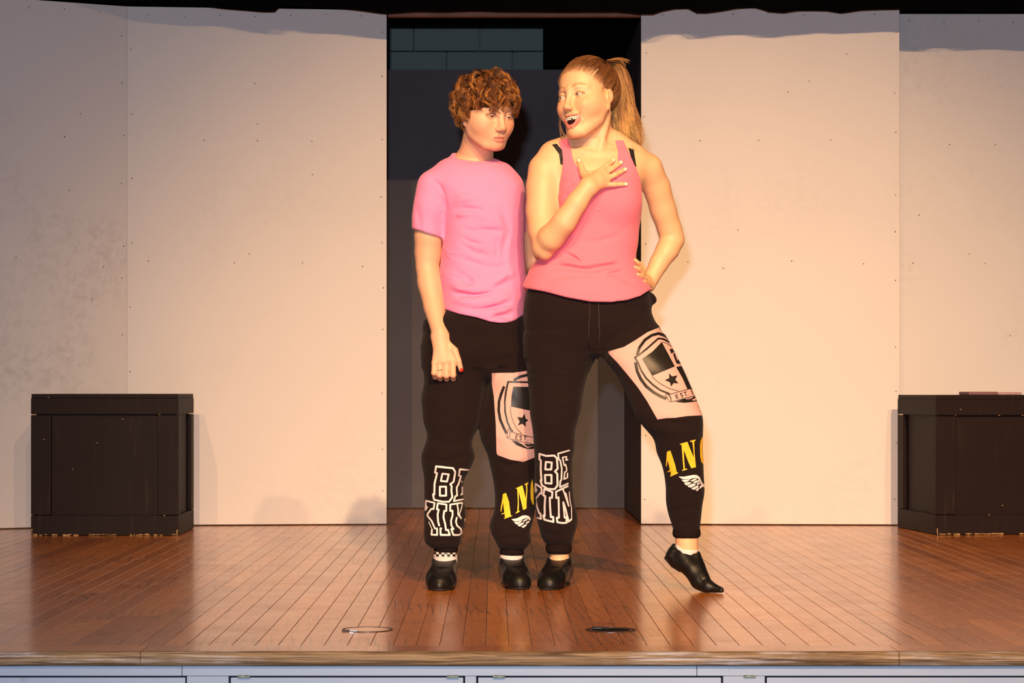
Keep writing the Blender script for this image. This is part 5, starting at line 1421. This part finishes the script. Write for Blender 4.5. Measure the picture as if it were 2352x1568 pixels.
    sh, V_, Q_ = sdf_obj('shoe', sp, .0024, M_SHOE, root)
    sh['label'] = 'black leather shoe raised on tiptoe'
    heel = [add(limb([(p, r_) for p, r_ in tilt([(1531, 1282, 7.43, .0065), (1545, 1298, 7.43, .0068), (1562, 1309, 7.425, .0065)])]), .004)]
    heel += [add(limb([(p + np.array((0, .02, 0)), r_) for p, r_ in tilt([(1531, 1282, 7.43, .0065), (1545, 1298, 7.43, .0068), (1562, 1309, 7.425, .0065)])]), .012)]
    sdf_obj('heel', heel, .0025, M_SOLE, sh)
    sdf_obj('sock', [add(limb(tilt([(1577, 1240, 7.43, .0390), (1577, 1290, 7.43, .036)])), 0), add(limb(tilt([(1557, 1248, 7.435, .012), (1562, 1272, 7.43, .016)])), .01),
                     cut(poly2d([(1520, 1190), (1547, 1246), (1568, 1260), (1600, 1261), (1640, 1250), (1640, 1190)], 7.43, 7.3, 7.6), .001)], .0026, M_SOCK, root)
    # arms
    armr = limb(LP([(1270, 366, 7.50, .046), (1252, 390, 7.49, .0520), (1247, 430, 7.475, .0525), (1244, 485, 7.455, .0490), (1247, 530, 7.430, .0455), (1250, 562, 7.405, .0375)]))
    fore = limb(LP([(1251, 560, 7.402, .0375), (1266, 546, 7.375, .0405), (1296, 510, 7.340, .0375), (1325, 466, 7.330, .0330), (1350, 430, 7.335, .0285)]))
    elb = add(limb(LP([(1246, 575, 7.405, .026), (1252, 582, 7.40, .0195)])), .02)
    wr = P(1353, 427, 7.338)
    r4 = (.0086, .0088, .0086, .0078)
    KN = [(1383, 389), (1390, 398), (1396, 410), (1393, 424)]; TI = [(1409, 368), (1426, 373), (1436, 389), (1438, 423)]
    kn, pi_, di, ti = [], [], [], []
    for i in range(4):
        (a_, b_), (c_, d_) = KN[i], TI[i]
        kn.append(front(a_, b_, .020)); pi_.append(front(a_ + (c_-a_)*.42, b_ + (d_-b_)*.42, .0150)); di.append(front(a_ + (c_-a_)*.74, b_ + (d_-b_)*.74, .0100)); ti.append(front(c_, d_, .0072))
    th = [P(1350, 415, 7.345), front(1341, 400, .018), front(1335, 384, .014), front(1330, 369, .0085)]
    hr = hand_prims(wr, .0285, kn, pi_, di, ti, r4, th, (.015, .0125, .0102, .0080), .016)
    hr.append(add(limb([(np.array(front(1352, 402, .016)), .011), (np.array(front(1372, 398, .018)), .011)]), .014))
    arml = limb(LP([(1462, 380, 7.515, .046), (1486, 388, 7.53, .0490), (1508, 430, 7.56, .0435), (1523, 482, 7.59, .0415), (1539, 530, 7.615, .0390), (1545, 550, 7.62, .0370)]))
    forel = limb(LP([(1544, 551, 7.618, .0370), (1534, 572, 7.605, .0370), (1515, 602, 7.585, .0310), (1495, 640, 7.565, .0255), (1488, 652, 7.56, .0245)]))
    hl = hand_prims(P(1487, 652, 7.56), .0235, [P(1477, 628, 7.515), P(1481, 638, 7.515), P(1484, 648, 7.515), P(1487, 658, 7.52)], [P(1470, 612, 7.478), P(1474, 625, 7.475), P(1479, 638, 7.475), P(1485, 650, 7.478)],
                    [P(1465, 603, 7.46), P(1467, 618, 7.455), P(1472, 633, 7.452), P(1479, 648, 7.45)], [P(1459, 597, 7.452), P(1460, 613, 7.445), P(1465, 630, 7.440), P(1472, 648, 7.44)], (.0080, .0082, .0080, .0074), [P(1487, 640, 7.57), P(1478, 620, 7.60), P(1470, 605, 7.615)], (.013, .011, .008), .014)
    bones = [add(limb(LP([(1393, 262, 7.452, .010), (1388, 300, 7.444, .0085), (1381, 335, 7.440, .0070), (1375, 356, 7.440, .006)])), .018),
             add(limb(LP([(1378, 357, 7.436, .0065), (1410, 352, 7.441, .0065), (1450, 346, 7.47, .008)])), .014), add(limb(LP([(1368, 357, 7.436, .0065), (1335, 349, 7.441, .0065), (1292, 342, 7.47, .008)])), .014)]
    H_ = head_prims(R, o, S, OP, lids=0.0046, ridge=.65, jaw=.88, nose=.80, eyew=.0122)
    legs = [add(limb(LP([(1284, 1240, 7.62, .0315), (1285, 1262, 7.62, .0300), (1285, 1300, 7.62, .030), (1278, 1335, 7.54, .024)])), .01), add(limb(LP([(1577, 1200, 7.43, .036), (1577, 1240, 7.43, .0345), (1578, 1262, 7.43, .0335), (1590, 1300, 7.415, .024)])), .01)]
    prims = base_pr + [add(loft(pel, 2.3, grow=-.02), .01), add(loft(rl, 2.1, grow=-.02), .02), add(loft(ll, 2.1, grow=-.02), .02)] + legs + [add(armr, .035), add(fore, .008), elb, add(arml, .035), add(forel, .010)] + hr + hl + [('+',) + neck + (.03,)] + bones + [('+',) + H_[0][1:4] + (.012,)] + H_[1:]
    base = np.array((.74, .430, .240))
    nails = [(ti[i], .0066) for i in range(4)] + [(th[3], .0070)]
    def tint(V):
        c = head_tint(V, base, R, o, S, OP, blush=0.60, brow=(.24, .12, .05), browk=.9, lip=(.60, .13, .12), brow_up=.0030)
        for n, r_ in nails:
            nn = np.array(n) + np.array((0, -.0055, 0)); d = np.linalg.norm((V - nn) * np.array((1, .8, 1)), axis=1)
            k = (1 / (1 + np.exp((d - r_ * .85) * 2500)))[:, None]; c = c * (1 - k) + np.array((.85, .74, .62)) * k
        for kk in pi_ + kn:
            d = np.linalg.norm(V - np.array(kk), axis=1); k = 0.25 * np.exp(-(d / .010) ** 2)[:, None]; c = c * (1 - k) + base * (1, .6, .5) * k
        return c
    hlo, hhi = o - np.array((.125, .135, .165)), o + np.array((.125, .14, .15))
    h2lo = np.array((P(1318, 450, 7.3).x, 7.27, P(1318, 452, 7.4).z)); h2hi = np.array((P(1452, 380, 7.4).x, 7.43, hlo[2] - 0.0005))
    me, V = body_mesh('body', prims, (.04, 7.24, 0), (.70, 7.78, 1.76), 0.0034, fine=[(hlo, hhi, 0.0015), (h2lo, h2hi, 0.0018)], tint=tint)
    body = link('body', me, M_SKIN, root)
    bb_ = BVHTree.FromPolygons([tuple(v.co) for v in me.vertices], [tuple(p.vertices) for p in me.polygons])
    decal('bra_strap', [[(1268, 333), (1279, 331), (1291, 345), (1295, 378), (1288, 378), (1284, 354), (1274, 340)]], bb_, .0022, M_BRA, root, 2.5); decal('bra_strap', [[(1443, 341), (1455, 344), (1461, 384), (1453, 377), (1447, 355)]], bb_, .0022, M_BRA, root, 2.5)
    eyes(R, o, S, (-0.58, -1, -.04), root, (.06, .035, .018))
    # teeth with braces, tongue
    wz = -.065; teeth = []
    tbm = bmesh.new(); br = bmesh.new()
    for k in range(-4, 5):
        x_ = k * .0054 + .0027 * 0; yb_ = -.0885 + .00055 * k * k; wd = .0055 if abs(k) < 3 else .0050
        hgt = .0088 if k != 1 else .0040
        r_ = bmesh.ops.create_cube(tbm, size=1)
        ang = Matrix.Rotation(math.radians(k * 9), 3, 'Z')
        for v in r_['verts']:
            q_ = Vector((v.co.x * wd, v.co.y * .004, v.co.z * hgt)); q_ = ang @ q_; v.co = Vector(o + R @ (np.array((x_ + q_.x, yb_ + q_.y, wz - .0042 + (.0088 - hgt) / 2 + q_.z)) * S))
        r_ = bmesh.ops.create_cube(br, size=1)
        for v in r_['verts']:
            q_ = ang @ Vector((v.co.x * .0018, v.co.y * .0016 - .0024, v.co.z * .0020)); v.co = Vector(o + R @ (np.array((x_ + q_.x, yb_ + q_.y, wz - .0042 + q_.z)) * S))
    tt = link('teeth', mesh_of(tbm, 'teeth'), M_TOOTH, root)
    link('braces', mesh_of(br, 'braces'), M_BRACE, tt)
    tube('brace_wire', [Vector(o + R @ (np.array((k * .0027, -.0918 + .00055 * k * k / 4, wz - .0042)) * S)) for k in range(-8, 9)], .0003, M_BRACE, tt, 6)
    ns = Vector(o + R @ (np.array((-.0165, -.0990, -.038)) * S)); bm = bmesh.new(); bmesh.ops.create_icosphere(bm, subdivisions=2, radius=.0014, matrix=Matrix.Translation(ns)); link('nose_stud', mesh_of(bm, 'nose_stud', True), M_SILVER, root)
    # ------------------------------------------------ hair drawn back into a ponytail
    r_ = np.random.RandomState(8)
    c0 = np.array((0, .024, .041)); er = np.array((.0775, .0985, .0860))
    def sc_(s_): return local((lambda X, Y, Z: S * s_[0](X / S, Y / S, Z / S), s_[1] * S, s_[2] * S), R, o)
    def scalp_ok(p): return .50 * p[1] + .866 * p[2] > .0205 + .0030 * r_.normal() - .30 * max(0, abs(p[0]) - .042) or (p[1] > .03 and p[2] > -.055 + .3 * max(0, .06 - p[1]))
    capf = [add(sc_(ell((0, .020, .036), (.0755, .096, .086))), 0), add(sc_(ell((0, -.026, .040), (.0645, .0575, .0595))), .01)]
    nloc = R @ np.array((0, .50, .866)); d0 = float(nloc @ o) + .0250 * S
    xl_ = R[:, 0]; capf.append(cut(((lambda X, Y, Z: nloc[0] * X + nloc[1] * Y + nloc[2] * Z - d0 + .30 * np.maximum(0, np.abs(xl_[0] * (X - o[0]) + xl_[1] * (Y - o[1]) + xl_[2] * (Z - o[2])) - .042 * S)), o - .2, o + .2), .004))
    for q_ in (-1, 1): capf.append(cut(sc_(ell((q_*.085, -.004, -.030), (.030, .036, .052))), .006))
    hair, HV, HQ = sdf_obj('hair', capf, .004, M_HAIR, root, tint=lambda V: np.tile((.085, .035, .013), (len(V), 1)))
    rootw = np.array(P(1397, 143, 7.530)); rl_ = ((rootw - o) @ R) / S
    ur = (rl_ - c0); ur /= np.linalg.norm(ur)
    pts, rad, col = [], [], []; nS = 10; n = 0
    t = np.linspace(0, 1, nS)[:, None]
    while n < 4200:
        u = r_.normal(size=3); u /= np.linalg.norm(u); p = c0 + u * skull_hit(c0, u, .003)[0]
        if not scalp_ok(p): continue
        if abs(p[0]) > .05 and p[1] < .026 and p[2] < .012: continue
        m_ = .50 * p[1] + .866 * p[2] - .0205 + .30 * max(0, abs(p[0]) - .042)
        if not (abs(m_) < .011 or p[2] < -.020) and r_.rand() > .16: continue
        n += 1
        om = math.acos(np.clip(u @ ur, -1, 1)); s_ = np.sin(om) + 1e-6
        q_ = (np.sin((1 - t) * om) * u + np.sin(t * om) * ur) / s_
        rr = 1.0 + .030 * np.sin(np.pi * t) * r_.uniform(.3, 1.5) + .02 * t + .004 * r_.normal()
        wob = .0012 * np.sin(t * r_.uniform(3, 8) + r_.uniform(0, 6)) * r_.normal(size=3)
        q_ = q_ / np.linalg.norm(q_, axis=1, keepdims=True); L_ = c0 + q_ * (skull_hit(c0, q_, .0065)[:, None] * rr) + wob * np.minimum(1, t * 6)
        pts.append(o + (L_ * S) @ R.T); rad.append(.00064 * np.minimum(1, .25 + 3.5 * t[:, 0]))
        b_ = np.array((.165, .066, .022)) * r_.uniform(.6, 1.2) + np.array((.09, .045, .014)) * (r_.rand() < .18)
        col.append(np.tile(b_, (nS, 1)) * 1.0 + np.array((.30, .15, .07)) * np.clip(1 - t * 7, 0, 1) * (1.0 if abs(m_) < .011 else 0))
    strands('combed_hair', np.array(pts), np.array(rad), np.array(col), M_HAIR, hair)
    # ponytail
    path = np.array([tuple(P(*a)) for a in ((1397, 143, 7.53), (1408, 137, 7.565), (1418, 151, 7.590), (1424, 185, 7.60), (1427, 225, 7.605), (1432, 265, 7.605), (1440, 305, 7.60), (1450, 345, 7.595))])
    wid = np.array((.008, .016, .022, .030, .036, .041, .042, .034))
    tk = np.linspace(0, 1, len(path)); nS = 17; pts, rad, col = [], [], []
    side = np.array((1, .1, 0)); dep = np.array((0, 1, 0))
    for cl in range(160):
        ca, cr = r_.uniform(0, 2*np.pi), math.sqrt(r_.rand()); ph = r_.uniform(0, 6.28, 3); fr = r_.uniform(4, 8); amp = r_.uniform(.004, .013)
        tone = r_.uniform(.62, 1.2); gold = r_.rand()
        end = r_.uniform(.72, 1.0)
        for k in range(23):
            te = np.linspace(0, min(1, end + r_.uniform(-.05, .03)), nS)
            c_ = np.stack([np.interp(te, tk, path[:, i]) for i in range(3)], 1)
            c_ = np.stack([np.convolve(np.pad(c_[:, i], 2, 'edge'), np.ones(5) / 5, 'valid') for i in range(3)], 1)
            wv = np.interp(te, tk, wid)[:, None]
            ax_, ay_ = math.cos(ca) * cr, math.sin(ca) * cr
            jit = r_.normal(size=2) * .10
            offs = (ax_ + jit[0]) * wv * side * .98 + (ay_ + jit[1]) * wv * dep * .72
            wave = amp * te[:, None] * (np.sin(fr * te * 2 + ph[0] + r_.normal() * .15)[:, None] * side + .6 * np.sin(fr * te * 2.6 + ph[1])[:, None] * dep)
            pts.append(c_ + offs + wave); rad.append(.00076 * (1 - .5 * te ** 3))
            root_c = np.array((.15, .060, .020)); tip_c = np.array((.50, .27, .085)) if gold > .35 else np.array((.30, .135, .045))
            f_ = np.clip((te - .05) / .75, 0, 1)[:, None]
            col.append((root_c * (1 - f_) + tip_c * f_) * tone * r_.uniform(.88, 1.12))
    strands('ponytail', np.array(pts), np.array(rad), np.array(col), M_HAIR, hair)
    # loose wisps
    pts, rad, col = [], [], []; te = np.linspace(0, 1, 16)
    W_ = []
    for k in range(16): W_.append(((1287 + r_.uniform(-2, 3), 262 + r_.uniform(-14, 10), 7.47), (1284 + r_.uniform(-4, 3), 290, 7.48), (1292 + r_.uniform(-3, 8), 318 + r_.uniform(-10, 8), 7.48)))
    for k in range(30): W_.append(((1400 + r_.uniform(-8, 8), 138, 7.54), (1425 + r_.uniform(-10, 6), 130 + r_.uniform(-4, 6), 7.56), (1440 + r_.uniform(-8, 8), 146 + r_.uniform(-10, 8), 7.57)))
    for k in range(60): W_.append(((1442 + r_.uniform(-10, 4), 200 + r_.uniform(-20, 60), 7.60), (1456 + r_.uniform(-4, 7), 260 + r_.uniform(0, 30), 7.60), (1468 + r_.uniform(-6, 9), 335 + r_.uniform(-25, 14), 7.59)))
    for k in range(9): W_.append(((1388 + r_.uniform(-6, 3), 196 + r_.uniform(-6, 4), 7.405), (1379 + r_.uniform(-4, 3), 214, 7.394), (1386 + r_.uniform(-5, 5), 230 + r_.uniform(-8, 12), 7.394)))
    for A3 in W_:
        a_, b_, c_ = [np.array(P(*q_)) for q_ in A3]; te_ = te[:, None]
        pts.append((1 - te_) ** 2 * a_ + 2 * te_ * (1 - te_) * b_ + te_ ** 2 * c_); rad.append(np.full(16, .0005)); col.append(np.tile(np.array((.34, .17, .06)) * r_.uniform(.6, 1.2), (16, 1)))
    strands('loose_wisps', np.array(pts), np.array(rad), np.array(col), M_HAIR, hair)['kind'] = 'stuff'
    finish(root)
    return root
build_woman()
